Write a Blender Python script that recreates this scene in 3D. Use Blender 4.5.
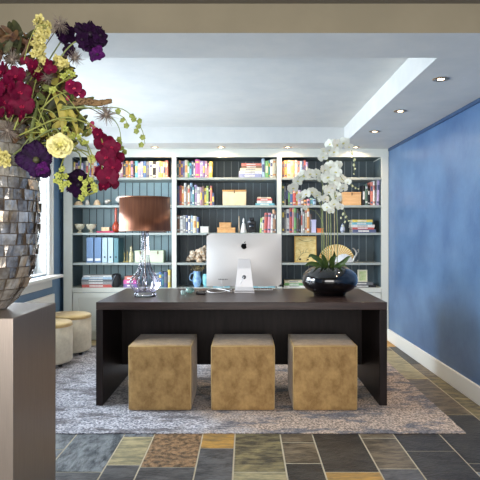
import bpy, bmesh, math, random
from mathutils import Vector, Matrix, noise as mnoise

for o in list(bpy.data.objects):
    bpy.data.objects.remove(o, do_unlink=True)
SC = bpy.context.scene
COL = SC.collection
PI = math.pi

# ------------------------------------------------------------------ camera
F = 555.0
CH = 1.248
cam = bpy.data.cameras.new('camera')
camo = bpy.data.objects.new('camera', cam)
COL.objects.link(camo)
camo.location = (0, 0, CH)
camo.rotation_euler = (PI / 2, 0, 0)
cam.sensor_width = 36
cam.sensor_fit = 'HORIZONTAL'
cam.lens = 36 * F / 480
cam.shift_x = -6 / 480
cam.shift_y = -7 / 480
cam.clip_start = 0.05
SC.camera = camo

def W(px, py, Y):
    """the point that the photo shows at (px, py), at distance Y"""
    return Vector(((px - 246) * Y / F, Y, CH + (233 - py) * Y / F))

# ------------------------------------------------------------------ colour, world, lights
def s2l(c):
    out = []
    for v in c[:3]:
        v = v / 255
        out.append(v / 12.92 if v <= .04045 else ((v + .055) / 1.055) ** 2.4)
    return (*out, 1)

wd = bpy.data.worlds.new('world')
SC.world = wd
wd.use_nodes = True
bgn = wd.node_tree.nodes['Background']
bgn.inputs[0].default_value = (0.96, 0.98, 1.0, 1)
bgn.inputs[1].default_value = 1.0

def area(name, loc, rot, sx, sy, e, col):
    l = bpy.data.lights.new(name, 'AREA')
    l.shape = 'RECTANGLE'
    l.size, l.size_y, l.energy, l.color = sx, sy, e, col
    o = bpy.data.objects.new(name, l)
    COL.objects.link(o)
    o.location, o.rotation_euler = loc, rot
    return o

area('window_daylight', (-2.62, 4.75, 1.5), (0, -PI / 2 + .05, 0), 1.5, 2.8, 250, (.90, .96, 1.0))
area('front_room_fill', (-0.3, -0.9, 1.35), (PI / 2 - .04, 0, 0), 3.4, 1.5, 76, (1.0, .96, .91))  # added fill behind the camera, standing in for unseen front-room windows
SC.view_settings.view_transform = 'Standard'
SC.view_settings.look = 'None'
SC.view_settings.exposure = 0.5
SC.view_settings.gamma = 1
SC.view_settings.use_curve_mapping = False

# ------------------------------------------------------------------ materials
MATS = {}
def nd(nt, t, **kw):
    n = nt.nodes.new(t)
    for k, v in kw.items():
        setattr(n, k, v)
    return n

def mat(name, c, rough=.5, metal=0, c2=None, scale=20, stretch=(1, 1, 1), bump=0, bscale=None, spec=.5,
        coat=0, sheen=0, detail=4, lo=.35, hi=.65, trans=0, ior=1.45, sub=0, emit=None, estr=0, aniso=0):
    if name in MATS:
        return MATS[name]
    m = bpy.data.materials.new(name)
    m.use_nodes = True
    nt = m.node_tree
    b = nt.nodes['Principled BSDF']
    b.inputs['Base Color'].default_value = s2l(c)
    b.inputs['Roughness'].default_value = rough
    b.inputs['Metallic'].default_value = metal
    b.inputs['Specular IOR Level'].default_value = spec
    b.inputs['Coat Weight'].default_value = coat
    b.inputs['Coat Roughness'].default_value = .08
    b.inputs['Sheen Weight'].default_value = sheen
    b.inputs['Transmission Weight'].default_value = trans
    b.inputs['IOR'].default_value = ior
    b.inputs['Anisotropic'].default_value = aniso
    if sub:
        b.inputs['Subsurface Weight'].default_value = sub
        b.inputs['Subsurface Scale'].default_value = .01
    if emit:
        b.inputs['Emission Color'].default_value = s2l(emit)
        b.inputs['Emission Strength'].default_value = estr
    if c2 or bump:
        tc = nd(nt, 'ShaderNodeTexCoord')
        mp = nd(nt, 'ShaderNodeMapping')
        mp.inputs['Scale'].default_value = stretch
        nt.links.new(tc.outputs['Object'], mp.inputs['Vector'])
        nz = nd(nt, 'ShaderNodeTexNoise')
        nz.inputs['Scale'].default_value = scale
        nz.inputs['Detail'].default_value = detail
        nz.inputs['Roughness'].default_value = .65
        nt.links.new(mp.outputs[0], nz.inputs['Vector'])
        if c2:
            cr = nd(nt, 'ShaderNodeValToRGB')
            cr.color_ramp.elements[0].position = lo
            cr.color_ramp.elements[1].position = hi
            cr.color_ramp.elements[0].color = s2l(c)
            cr.color_ramp.elements[1].color = s2l(c2)
            nt.links.new(nz.outputs['Fac'], cr.inputs[0])
            nt.links.new(cr.outputs[0], b.inputs['Base Color'])
        if bump:
            n2 = nz
            if bscale:
                n2 = nd(nt, 'ShaderNodeTexNoise')
                n2.inputs['Scale'].default_value = bscale
                n2.inputs['Detail'].default_value = 3
                nt.links.new(mp.outputs[0], n2.inputs['Vector'])
            bp = nd(nt, 'ShaderNodeBump')
            bp.inputs['Strength'].default_value = bump
            bp.inputs['Distance'].default_value = .01
            nt.links.new(n2.outputs['Fac'], bp.inputs['Height'])
            nt.links.new(bp.outputs[0], b.inputs['Normal'])
    MATS[name] = m
    return m

def glassy(name, tint, refl=.12, rough=.02):
    """thin clear glass: mostly see-through, glossy by fresnel"""
    m = bpy.data.materials.new(name)
    m.use_nodes = True
    nt = m.node_tree
    nt.nodes.remove(nt.nodes['Principled BSDF'])
    out = nt.nodes['Material Output']
    tr = nd(nt, 'ShaderNodeBsdfTransparent')
    tr.inputs[0].default_value = (*tint, 1)
    gl = nd(nt, 'ShaderNodeBsdfGlossy')
    gl.inputs['Roughness'].default_value = rough
    lw = nd(nt, 'ShaderNodeLayerWeight')
    lw.inputs['Blend'].default_value = refl * 2.5
    mx = nd(nt, 'ShaderNodeMixShader')
    nt.links.new(lw.outputs['Facing'], mx.inputs[0])
    nt.links.new(tr.outputs[0], mx.inputs[1])
    nt.links.new(gl.outputs[0], mx.inputs[2])
    nt.links.new(mx.outputs[0], out.inputs[0])
    MATS[name] = m
    return m

def ribbed_glass(name, thin, thick, gloss=.1):
    """clear tinted glass that absorbs more where it is seen edge-on"""
    m = bpy.data.materials.new(name)
    m.use_nodes = True
    nt = m.node_tree
    nt.nodes.remove(nt.nodes['Principled BSDF'])
    out = nt.nodes['Material Output']
    lw = nd(nt, 'ShaderNodeLayerWeight'); lw.inputs['Blend'].default_value = .5
    cr = nd(nt, 'ShaderNodeValToRGB')
    cr.color_ramp.elements[0].position = .25; cr.color_ramp.elements[0].color = (*thin, 1)
    cr.color_ramp.elements[1].position = .9; cr.color_ramp.elements[1].color = (*thick, 1)
    nt.links.new(lw.outputs['Facing'], cr.inputs[0])
    tr = nd(nt, 'ShaderNodeBsdfTransparent'); nt.links.new(cr.outputs[0], tr.inputs[0])
    gl = nd(nt, 'ShaderNodeBsdfGlossy'); gl.inputs['Roughness'].default_value = .04
    fr = nd(nt, 'ShaderNodeFresnel'); fr.inputs[0].default_value = 1.35
    mx = nd(nt, 'ShaderNodeMixShader')
    nt.links.new(fr.outputs[0], mx.inputs[0]); nt.links.new(tr.outputs[0], mx.inputs[1]); nt.links.new(gl.outputs[0], mx.inputs[2])
    nt.links.new(mx.outputs[0], out.inputs[0])
    return m

# ------------------------------------------------------------------ mesh helpers
ORG = {}
def link(o, parent=None):
    COL.objects.link(o)
    if parent is not None:
        o.parent = parent
    return o

def obj(name, bm, mats, parent=None, smooth=False, bevel=0, keep=None):
    """bm is in world coordinates; the object gets its origin at its base centre"""
    if smooth is not None:
        for f in bm.faces:
            f.smooth = smooth
    bmesh.ops.recalc_face_normals(bm, faces=bm.faces[:]) if keep is None else None
    xs = [v.co for v in bm.verts]
    mn = Vector([min(c[i] for c in xs) for i in range(3)])
    mx = Vector([max(c[i] for c in xs) for i in range(3)])
    org = Vector(((mn.x + mx.x) / 2, (mn.y + mx.y) / 2, mn.z))
    for v in bm.verts:
        v.co -= org
    me = bpy.data.meshes.new(name)
    bm.to_mesh(me)
    bm.free()
    for m in (mats if isinstance(mats, (list, tuple)) else [mats]):
        me.materials.append(m)
    o = bpy.data.objects.new(name, me)
    link(o, parent)
    p0 = ORG.get(parent.name, Vector()) if parent is not None else Vector()
    o.location = org - p0
    ORG[o.name] = org.copy()
    if bevel:
        md = o.modifiers.new('bevel', 'BEVEL')
        md.width = bevel
        md.segments = 2
        md.limit_method = 'ANGLE'
    return o

def thing(name, label, cat, loc, group=None):
    o = bpy.data.objects.new(name, None)
    o.empty_display_size = .05
    link(o)
    o.location = loc
    ORG[o.name] = Vector(loc)
    return tag(o, label, cat, group)

def tag(o, label=None, cat=None, group=None, kind=None):
    if label: o['label'] = label
    if cat: o['category'] = cat
    if group: o['group'] = group
    if kind: o['kind'] = kind
    return o

def struct(name, bm, m, bevel=0, smooth=False):
    o = obj(name, bm, m, None, smooth, bevel)
    o['kind'] = 'structure'
    return o

def B():
    return bmesh.new()

def box(bm, a, b, mi=0, mtx=None):
    x0, x1 = sorted((a[0], b[0])); y0, y1 = sorted((a[1], b[1])); z0, z1 = sorted((a[2], b[2]))
    vs = [bm.verts.new((x, y, z)) for z in (z0, z1) for y in (y0, y1) for x in (x0, x1)]
    if mtx is not None:
        for v in vs:
            v.co = mtx @ v.co
    for q in ((0, 2, 3, 1), (4, 5, 7, 6), (0, 1, 5, 4), (2, 6, 7, 3), (0, 4, 6, 2), (1, 3, 7, 5)):
        f = bm.faces.new([vs[i] for i in q])
        f.material_index = mi
    return vs

def prism(bm, pts, y0, y1, mi=0, mtx=None):
    """pts: (x, z) outline extruded along y"""
    a = [bm.verts.new((p[0], y0, p[1])) for p in pts]
    b = [bm.verts.new((p[0], y1, p[1])) for p in pts]
    if mtx is not None:
        for v in a + b:
            v.co = mtx @ v.co
    fs = [bm.faces.new(a), bm.faces.new(b[::-1])]
    n = len(pts)
    for i in range(n):
        fs.append(bm.faces.new((a[i], b[i], b[(i + 1) % n], a[(i + 1) % n])))
    for f in fs:
        f.material_index = mi

def lathe(bm, prof, cx, cy, seg=32, mi=0, rib=0, nrib=0, cap=True, sy=1.0):
    rings = []
    for r, z in prof:
        ring = []
        for k in range(seg):
            a = 2 * PI * k / seg
            rr = r * (1 + rib * math.cos(nrib * a)) if nrib else r
            ring.append(bm.verts.new((cx + rr * math.cos(a), cy + sy * rr * math.sin(a), z)))
        rings.append(ring)
    for i in range(len(rings) - 1):
        for k in range(seg):
            f = bm.faces.new((rings[i][k], rings[i][(k + 1) % seg], rings[i + 1][(k + 1) % seg], rings[i + 1][k]))
            f.material_index = mi
    if cap:
        for rg in (rings[0][::-1], rings[-1]):
            f = bm.faces.new(rg)
            f.material_index = mi

def spline(pts, n=8):
    pts = [Vector(p) for p in pts]
    if len(pts) < 3:
        return [pts[0].lerp(pts[-1], i / n) for i in range(n + 1)]
    P = [pts[0] * 2 - pts[1]] + pts + [pts[-1] * 2 - pts[-2]]
    out = []
    for i in range(1, len(P) - 2):
        for k in range(n):
            t = k / n
            p0, p1, p2, p3 = P[i - 1], P[i], P[i + 1], P[i + 2]
            out.append(.5 * ((2 * p1) + (p2 - p0) * t + (2 * p0 - 5 * p1 + 4 * p2 - p3) * t * t + (3 * p1 - p0 - 3 * p2 + p3) * t ** 3))
    out.append(pts[-1])
    return out

def tube(bm, pts, r0, r1=None, seg=6, n=6, mi=0, smoothp=True):
    ps = spline(pts, n) if smoothp else [Vector(p) for p in pts]
    r1 = r0 if r1 is None else r1
    rings = []
    up = Vector((0.13, 0.9, 0.3)).normalized()
    for i, p in enumerate(ps):
        d = (ps[min(i + 1, len(ps) - 1)] - ps[max(i - 1, 0)])
        if d.length < 1e-7: d = Vector((0, 0, 1))
        d.normalize()
        s = d.cross(up)
        if s.length < .05: s = d.cross(Vector((1, 0, 0)))
        s.normalize(); t = s.cross(d)
        r = r0 + (r1 - r0) * i / max(1, len(ps) - 1)
        rings.append([bm.verts.new(p + (s * math.cos(2 * PI * k / seg) + t * math.sin(2 * PI * k / seg)) * r) for k in range(seg)])
    for i in range(len(rings) - 1):
        for k in range(seg):
            f = bm.faces.new((rings[i][k], rings[i][(k + 1) % seg], rings[i + 1][(k + 1) % seg], rings[i + 1][k]))
            f.material_index = mi
    bm.faces.new(rings[0][::-1]).material_index = mi
    bm.faces.new(rings[-1]).material_index = mi

def blob(bm, c, r, sub=2, sc=(1, 1, 1), jit=0, mi=0, seed=0, freq=3):
    res = bmesh.ops.create_icosphere(bm, subdivisions=sub, radius=1)
    for v in res['verts']:
        p = v.co.copy()
        k = 1 + jit * mnoise.noise(p * freq + Vector((seed * 3.1, seed, 0)))
        v.co = Vector((c[0] + p.x * r * sc[0] * k, c[1] + p.y * r * sc[1] * k, c[2] + p.z * r * sc[2] * k))
        for f in v.link_faces:
            f.material_index = mi

def rbox(bm, a, b, r=.03, puff=.0, n=8, mi=0):
    """rounded, slightly puffed box"""
    c = Vector([(a[i] + b[i]) / 2 for i in range(3)])
    h = Vector([abs(b[i] - a[i]) / 2 for i in range(3)])
    def pos(p):  # p on unit cube
        q = Vector([p[i] * h[i] for i in range(3)])
        inner = Vector([max(-h[i] + r, min(h[i] - r, q[i])) for i in range(3)])
        d = q - inner
        if d.length > 1e-9:
            q = inner + d.normalized() * r
        for i in range(3):
            j, k = (i + 1) % 3, (i + 2) % 3
            if abs(abs(p[i]) - 1) < 1e-6:
                q[i] += math.copysign(puff * (1 - p[j] ** 2) * (1 - p[k] ** 2), p[i])
        return c + q
    def remap(t):  # denser near the edges
        s = -1 + 2 * t
        return math.sin(s * PI / 2)
    cache = {}
    def vert(p):
        key = tuple(round(x, 4) for x in p)
        if key not in cache:
            cache[key] = bm.verts.new(pos(p))
        return cache[key]
    for ax in range(3):
        for sgn in (-1, 1):
            for i in range(n):
                for k in range(n):
                    qs = []
                    for (di, dk) in ((0, 0), (1, 0), (1, 1), (0, 1)):
                        p = [0, 0, 0]
                        p[ax] = sgn
                        p[(ax + 1) % 3] = remap((i + di) / n)
                        p[(ax + 2) % 3] = remap((k + dk) / n)
                        qs.append(vert(p))
                    if sgn < 0: qs.reverse()
                    try:
                        bm.faces.new(qs).material_index = mi
                    except ValueError:
                        pass

# ------------------------------------------------------------------ setting
XL = -2.17
ZS = 2.228      # soffit and beam underside
ZT = 2.40       # raised ceiling
def wx(Y):      # the right wall is not quite parallel to the view
    return 1.66 + (6.47 - Y) * .0165

ceil_m = mat('ceiling_paint', (208, 210, 209), .8, c2=(198, 202, 203), scale=3, bump=.05, bscale=60)
white_m = mat('white_trim_paint', (228, 230, 228), .45)
beam_m = mat('beam_front_warm_light', (152, 141, 118), .8, c2=(142, 132, 110), scale=2)  # warm, dim light on the beam front, put into its colour
blue_m = mat('blue_wall_paint', (60, 92, 136), .36, c2=(92, 126, 166), scale=1.6, detail=6, lo=.3, hi=.7, bump=.06, bscale=40)
blue_m2 = mat('blue_wall_paint_lightened', (92, 124, 158), .5, c2=(104, 136, 168), scale=2)  # same blue paint, colour lightened against the shade on the left wall

b = B()
Y0, Y1 = -1.0, 6.95
vs = [bm_ for bm_ in (b.verts.new((wx(Y0), Y0, -.05)), b.verts.new((wx(Y1), Y1, -.05)), b.verts.new((wx(Y1), Y1, 2.6)), b.verts.new((wx(Y0), Y0, 2.6)),
      b.verts.new((wx(Y0) + .12, Y0, -.05)), b.verts.new((wx(Y1) + .12, Y1, -.05)), b.verts.new((wx(Y1) + .12, Y1, 2.6)), b.verts.new((wx(Y0) + .12, Y0, 2.6)))]
for q in ((0, 1, 2, 3), (4, 7, 6, 5), (0, 4, 5, 1), (3, 2, 6, 7), (0, 3, 7, 4), (1, 5, 6, 2)):
    b.faces.new([vs[i] for i in q])
struct('wall_right', b, blue_m)
b = B()
box(b, (XL - .2, 6.9, -.05), (1.95, 7.0, 2.6)); struct('wall_back', b, blue_m2)
# left wall with the window opening
WY0, WY1, WZ0, WZ1 = 3.35, 6.03, .80, 1.99
b = B()
box(b, (XL - .2, -1, -.05), (XL, WY0, 2.6)); box(b, (XL - .2, WY1, -.05), (XL, 6.9, 2.6))
box(b, (XL - .2, WY0, -.05), (XL, WY1, WZ0)); box(b, (XL - .2, WY0, WZ1), (XL, WY1, 2.6))
struct('wall_left', b, blue_m2)
# ceilings
b = B()
box(b, (XL, -1, 2.372), (1.95, 2.72, 2.6)); struct('ceiling_front', b, mat('front_ceiling_shaded', (120, 112, 98), .9))  # dark tone is the shade on this ceiling, put into its colour
b = B()
box(b, (XL, 2.72, ZS), (1.95, 3.105, 2.6)); 
for f in b.faces:
    c = f.calc_center_median()
    f.material_index = 1 if c.y < 2.73 else 0
o = struct('trim_ceiling_beam', b, [ceil_m, beam_m])
b = B()
box(b, (-1.95, 3.0, ZT), (1.08, 6.1, 2.6)); struct('ceiling_raised', b, ceil_m)
b = B()
box(b, (1.07, 3.105, ZS), (1.95, 6.9, 2.6)); box(b, (XL, 6.05, ZS), (1.07, 6.9, 2.6)); box(b, (XL, 3.105, ZS), (-1.95, 6.05, 2.6))
struct('ceiling_soffit', b, ceil_m)
# baseboards
def base_right(x0, x1, z0, z1):
    b = B()
    ys = (2.0, 6.45)
    v = []
    for z in (z0, z1):
        for y in ys:
            v += [b.verts.new((wx(y) - x0, y, z)), b.verts.new((wx(y) - x1, y, z))]
    for q in ((0, 1, 3, 2), (4, 6, 7, 5), (0, 4, 5, 1), (2, 3, 7, 6), (0, 2, 6, 4), (1, 5, 7, 3)):
        b.faces.new([v[i] for i in q])
    return b
struct('baseboard_right', base_right(-.004, .018, 0, .135), white_m, bevel=.004)
b = B(); box(b, (XL - .004, 2, 0), (XL + .018, 6.42, .135)); struct('baseboard_left', b, white_m, bevel=.004)

b = B()
v = []
for z in (ZS - .03, ZS - .001):
    for y in (3.11, 6.44): v += [b.verts.new((wx(y) - .012, y, z)), b.verts.new((wx(y) + .004, y, z))]
for q in ((0, 1, 3, 2), (4, 6, 7, 5), (0, 4, 5, 1), (2, 3, 7, 6), (0, 2, 6, 4), (1, 5, 7, 3)): b.faces.new([v[i] for i in q])
struct('trim_1', b, mat('navy_trim_paint', (44, 70, 106), .5))

# window: jambs, casing, sash, glass, sill, apron
win = tag(bpy.data.objects.new('window_1', None), kind='structure'); link(win)
win.location = (XL - .1, (WY0 + WY1) / 2, WZ0); ORG[win.name] = win.location.copy()
b = B()
cw = .13
box(b, (XL, WY1, WZ0 - .02), (XL + .025, WY1 + cw, WZ1 + cw)); box(b, (XL, WY0 - cw, WZ0 - .02), (XL + .025, WY0, WZ1 + cw))
box(b, (XL, WY0 - cw - .01, WZ1), (XL + .035, WY1 + cw + .01, WZ1 + cw))
box(b, (XL + .025, WY1 + cw - .03, WZ0 - .02), (XL + .038, WY1 + cw, WZ1)); box(b, (XL + .025, WY1, WZ0 - .02), (XL + .032, WY1 + .02, WZ1))
obj('casing', b, white_m, win, bevel=.004)
b = B()
box(b, (XL - .2, WY1 - .012, WZ0), (XL, WY1, WZ1)); box(b, (XL - .2, WY0, WZ0), (XL, WY0 + .012, WZ1)); box(b, (XL - .2, WY0, WZ1 - .012), (XL, WY1, WZ1)); box(b, (XL - .2, WY0, WZ0), (XL, WY1, WZ0 + .012))
obj('window_frame', b, white_m, win)
b = B()
for y in (WY0 + .012, (WY0 + WY1) / 2 - .03, WY1 - .072):
    box(b, (XL - .15, y, WZ0 + .012), (XL - .10, y + .06, WZ1 - .012))
for z in (WZ0 + .012, WZ1 - .08, 1.42):
    box(b, (XL - .149, WY0 + .02, z), (XL - .101, WY1 - .02, z + (.04 if z == 1.42 else .07)))
obj('sash', b, mat('sash_paint', (176, 186, 194), .5), win, bevel=.004)
b = B(); box(b, (XL - .128, WY0 + .03, WZ0 + .03), (XL - .122, WY1 - .03, WZ1 - .03))
obj('pane', b, glassy('window_glass', (.96, .98, 1)), win)
b = B(); box(b, (XL - .1, WY0 - cw - .04, WZ0 - .045), (XL + .13, WY1 + cw + .05, WZ0 - .012)); obj('window_sill', b, white_m, win, bevel=.006)
b = B(); box(b, (XL, WY0 - cw, WZ0 - .15), (XL + .02, WY1 + cw, WZ0 - .045)); obj('apron', b, white_m, win, bevel=.004)
# outside: pale house front across the street seen through the pane
b = B(); box(b, (-7.2, 1.5, -.5), (-7.0, 16, 1.6))
tag(obj('garden_wall', b, mat('garden_wall_render', (190, 196, 196), .9, c2=(170, 178, 176), scale=4)), 'pale rendered wall outside beyond the window glass', 'wall')

# floor: slate tiles on a bed of grout
slate = {
 'slate': mat('slate_grey', (66, 66, 68), .42, c2=(102, 102, 102), scale=9, stretch=(1, 2.2, 1), detail=9, lo=.40, hi=.60, bump=.5, bscale=30),
 'blue': mat('slate_blue', (74, 80, 86), .36, c2=(140, 146, 150), scale=8, stretch=(2.4, 1, 1), detail=9, lo=.40, hi=.60, bump=.5, bscale=26),
 'dark': mat('slate_dark', (44, 43, 42), .4, c2=(68, 66, 62), scale=10, stretch=(1, 2, 1), detail=9, lo=.40, hi=.60, bump=.6, bscale=34),
 'beige': mat('slate_beige', (186, 172, 132), .5, c2=(130, 126, 100), scale=9, stretch=(1, 3.5, 1), detail=9, lo=.40, hi=.60, bump=.4, bscale=24),
 'brown': mat('slate_brown', (168, 134, 98), .5, c2=(84, 68, 52), scale=30, detail=9, lo=.40, hi=.60, bump=.7, bscale=50),
 'ochre': mat('slate_ochre', (206, 158, 80), .5, c2=(142, 116, 74), scale=9, stretch=(1, 3, 1), bump=.4, bscale=30),
 'olive': mat('slate_olive', (76, 72, 62), .42, c2=(162, 150, 108), scale=6, stretch=(1.5, 4, 1), bump=.5, bscale=24, lo=.4, hi=.72),
 'taupe': mat('slate_taupe', (78, 70, 58), .42, c2=(134, 120, 98), scale=9, stretch=(1, 3, 1), detail=9, lo=.40, hi=.60, bump=.5, bscale=28),
}
SK = list(slate)
cols = [-2.2, -1.85, -1.62, -1.34, -1.05, -.752, -.567, -.268, -.068, .211, .41, .70, .913, 1.20, 1.56, 1.80]
near = {  # column start: [(Y of the joint nearest first...)] colours from near to far
 -1.05: [(2.50, 'slate'), (2.9, 'blue'), (3.75, 'dark')], -1.34: [(2.6, 'blue'), (3.2, 'blue'), (3.6, 'slate')],
 -.752: [(2.7, 'slate'), (2.99, 'beige'), (3.40, 'blue'), (3.7, 'slate')],
 -.567: [(2.6, 'slate'), (2.96, 'brown'), (3.5, 'slate')], -.268: [(2.75, 'slate'), (3.22, 'ochre'), (3.5, 'dark')],
 -.068: [(2.45, 'beige'), (2.9, 'olive'), (3.52, 'slate')], .211: [(2.7, 'dark'), (3.01, 'taupe'), (3.31, 'taupe'), (3.6, 'dark')],
 .41: [(2.5, 'ochre'), (2.9, 'dark'), (3.6, 'slate')], .70: [(2.55, 'slate'), (2.94, 'taupe'), (3.38, 'taupe'), (3.8, 'taupe')],
 .913: [(2.5, 'dark'), (3.177, 'dark'), (3.6, 'taupe')], 1.20: [(3.006, 'dark'), (3.81, 'taupe'), (4.22, 'taupe'), (4.75, 'beige'), (5.9, 'taupe'), (6.05, 'ochre')],
 1.56: [(3.2, 'olive'), (4.2, 'olive'), (4.8, 'taupe'), (5.3, 'dark'), (6.1, 'ochre')],
}
rng = random.Random(5)
b = B()
box(b, (-2.3, -1, -.06), (1.95, 6.95, -.003), 0)
for i in range(len(cols) - 1):
    x0, x1 = cols[i] + .0045, cols[i + 1] - .0045
    wide = x1 - x0 > .25
    segs = []
    y = -1.0
    js = near.get(cols[i])
    first = js[0][0] if js else -1.0
    while y < first - .01:
        L = min(rng.choice((.2, .3, .4, .6)), first - y)
        segs.append((y, y + L, rng.choice(('slate', 'dark', 'taupe', 'blue'))))
        y += L
    if js:
        for k, (yy, c) in enumerate(js):
            ye = js[k + 1][0] if k + 1 < len(js) else yy + .35
            segs.append((yy, ye, c))
            y = ye
    while y < 6.9:
        L = rng.choice((.2, .3, .4, .55))
        segs.append((y, min(6.94, y + L), rng.choice(('slate', 'dark', 'taupe', 'blue', 'olive', 'beige'))))
        y += L
    for (a, c, k) in segs:
        if c - a < .03: continue
        top = rng.uniform(-.0012, .0004)
        box(b, (x0, a + .006, -.01), (x1, c - .006, top), 1 + SK.index(k))
fl = struct('floor', b, [mat('grout', (206, 196, 172), .9)] + [slate[k] for k in SK])

# recessed spotlights
brass = mat('lamp_trim_nickel', (176, 156, 132), .3, .9)
glow = mat('lamp_glow', (255, 238, 205), .5, emit=(255, 226, 180), estr=14)
def downlight(x, y, label, e):
    t = thing('recessed_spotlight', label, 'ceiling light', (x, y, ZS), 'recessed spotlights in the ceiling soffit')
    b = B(); lathe(b, [(.022, ZS - .0005), (.036, ZS - .007), (.05, ZS - .005), (.052, ZS - .001)], x, y, 24, cap=False)
    obj('trim_ring', b, brass, t, True, keep=1)
    b = B(); lathe(b, [(.0215, ZS - .003), (.016, ZS - .001)], x, y, 20); obj('bulb', b, glow, t, True)
    l = bpy.data.lights.new('spot', 'SPOT'); l.energy = e; l.spot_size = 2.9; l.spot_blend = .8; l.color = (1, .72, .44); l.shadow_soft_size = .02
    lo = bpy.data.objects.new('spot_lamp', l); link(lo, t); lo.location = (0, 0, -.012)
for k, (y, w) in enumerate(((3.53, 'nearest the camera, above the blue wall'), (4.46, 'second from the camera in the right hand row'), (5.35, 'third from the camera in the right hand row'))):
    downlight(1.24, y, 'recessed ceiling spotlight ' + w, 16)
for x, w in ((-1.04, 'above left bookcase bay over the lampshade'), (-.283, 'above the left half of the middle bookcase bay'), (.475, 'above the divider of middle and right bays'), (1.25, 'above right bookcase bay behind the white orchid')):
    downlight(x, 6.33, 'recessed ceiling spotlight ' + w, 13)

# ------------------------------------------------------------------ bookcase
YB = 6.45
def zb(py, Y=YB): return CH + (233 - py) * Y / F
def xb(px, Y=YB): return (px - 246) * Y / F
case_m = mat('bookcase_frame_paint', (212, 216, 208), .5)
shelf_m = mat('bookcase_shelf_paint', (160, 170, 168), .5)
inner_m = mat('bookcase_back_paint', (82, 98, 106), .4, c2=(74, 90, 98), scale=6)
inner_lit_m = mat('bookcase_back_paint_lit', (158, 184, 190), .4, c2=(148, 176, 184), scale=6)  # same paint as the other bays, with brighter light put into its colour
groove_l = mat('board_joint_lit', (150, 164, 170), .6)  # pale joints: light catching the board edges, put into the colour
groove_d = mat('board_joint_dark', (38, 50, 58), .7)
BC = thing('bookcase', 'built-in bookcase with three bays, pale frame and dark blue-grey boarded back', 'bookcase', (-.23, YB + .2, 0))
uprights = [(63.5, 72), (171.8, 176.3), (277, 281.5), (381.5, 388.5)]
for a, c in uprights:
    b = B(); x0, x1 = xb(a), xb(c)
    ydep = 6.86
    box(b, (x0, YB, 0), (x1, ydep, ZS - .001), 0)
    box(b, (x0 + .004, YB + .02, .62), (x1 + (.004 if a < 300 else -.004), ydep - .01, 2.12), 1)
    box(b, (x0 - (.004 if a > 100 else -.004), YB + .02, .62), (x1 - .004, ydep - .01, 2.12), 1)
    obj('upright', b, [case_m, inner_m], BC)
b = B(); box(b, (xb(63.5), YB - .006, 2.131), (xb(388.5), YB + .02, ZS - .001)); box(b, (xb(72), YB + .02, 2.131), (xb(381.5), 6.86, 2.16), 1)
obj('cornice', b, [case_m, inner_m], BC)
bays = [(72, 171.8), (176.3, 277), (281.5, 381.5)]
shelf_py = [177.4, 205.2, 232.8, 262.8]
ZSH = [zb(p) for p in shelf_py]
ZBASE = zb(288)
YBACK = 6.84
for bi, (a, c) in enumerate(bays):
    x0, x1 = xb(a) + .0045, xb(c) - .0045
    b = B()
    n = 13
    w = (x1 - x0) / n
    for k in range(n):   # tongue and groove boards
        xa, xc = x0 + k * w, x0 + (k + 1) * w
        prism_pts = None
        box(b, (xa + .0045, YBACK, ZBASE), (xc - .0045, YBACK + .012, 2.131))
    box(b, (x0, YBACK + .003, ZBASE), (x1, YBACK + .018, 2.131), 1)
    obj('back_panel', b, [inner_lit_m if bi == 0 else inner_m, groove_d if bi == 0 else groove_l], BC)
    for z in ZSH:
        b = B(); box(b, (x0, YB + .004, z - .026), (x1, YBACK - .001, z)); obj('shelf', b, shelf_m, BC, bevel=.002)
    b = B(); box(b, (x0, YB, ZBASE - .05), (x1, YBACK, ZBASE)); obj('counter', b, case_m, BC)
    b = B(); box(b, (x0, YB + .03, .0), (x1, YB + .05, .10)); obj('plinth', b, case_m, BC)
    mid = (x0 + x1) / 2
    for (d0, d1, kx) in ((x0 + .004, mid - .002, mid - .03), (mid + .002, x1 - .004, mid + .03)):
        b = B()
        zt, z0, fr = ZBASE - .055, .105, .065
        box(b, (d0, YB, z0), (d0 + fr, YB + .02, zt)); box(b, (d1 - fr, YB, z0), (d1, YB + .02, zt))
        box(b, (d0 + fr, YB, z0), (d1 - fr, YB + .02, z0 + fr)); box(b, (d0 + fr, YB, zt - fr), (d1 - fr, YB + .02, zt))
        box(b, (d0 + fr, YB + .01, z0 + fr), (d1 - fr, YB + .018, zt - fr))
        dd = obj('cabinet_door', b, case_m, BC)
        b = B(); blob(b, (kx, YB - .012, .45), .011); tube(b, [(kx, YB - .01, .45), (kx, YB + .001, .45)], .005); obj('knob', b, brass, dd, True)

# ------------------------------------------------------------------ books
PAPER = mat('page_paper', (226, 220, 200), .8)
PAL = {
 'white': (232, 232, 228), 'cream': (228, 216, 182), 'hot pink': (226, 70, 160), 'pink': (226, 140, 160), 'lilac': (168, 150, 205),
 'purple': (112, 84, 160), 'periwinkle': (132, 146, 200), 'navy': (42, 56, 104), 'blue': (54, 104, 180), 'pale blue': (150, 190, 222),
 'cyan': (84, 180, 205), 'teal': (48, 120, 128), 'green': (90, 165, 84), 'lime green': (160, 196, 76), 'dark green': (44, 78, 62),
 'yellow': (236, 206, 70), 'orange': (228, 140, 58), 'peach': (236, 176, 128), 'red': (196, 58, 52), 'salmon': (222, 108, 92),
 'brown': (124, 80, 54), 'dark brown': (72, 52, 44), 'black': (34, 34, 38), 'dark grey': (78, 82, 88), 'grey': (140, 144, 146), 'mauve': (170, 116, 140),
}
def cover(c):
    if not isinstance(PAL[c], list):
        PAL[c] = [int(v + (250 - v) * .22) for v in PAL[c]] if c not in ('black',) else list(PAL[c])
    return mat('book_cover_' + c.replace(' ', '_'), PAL[c], .45, c2=tuple(int(v * .88) for v in PAL[c]), scale=40)
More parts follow.
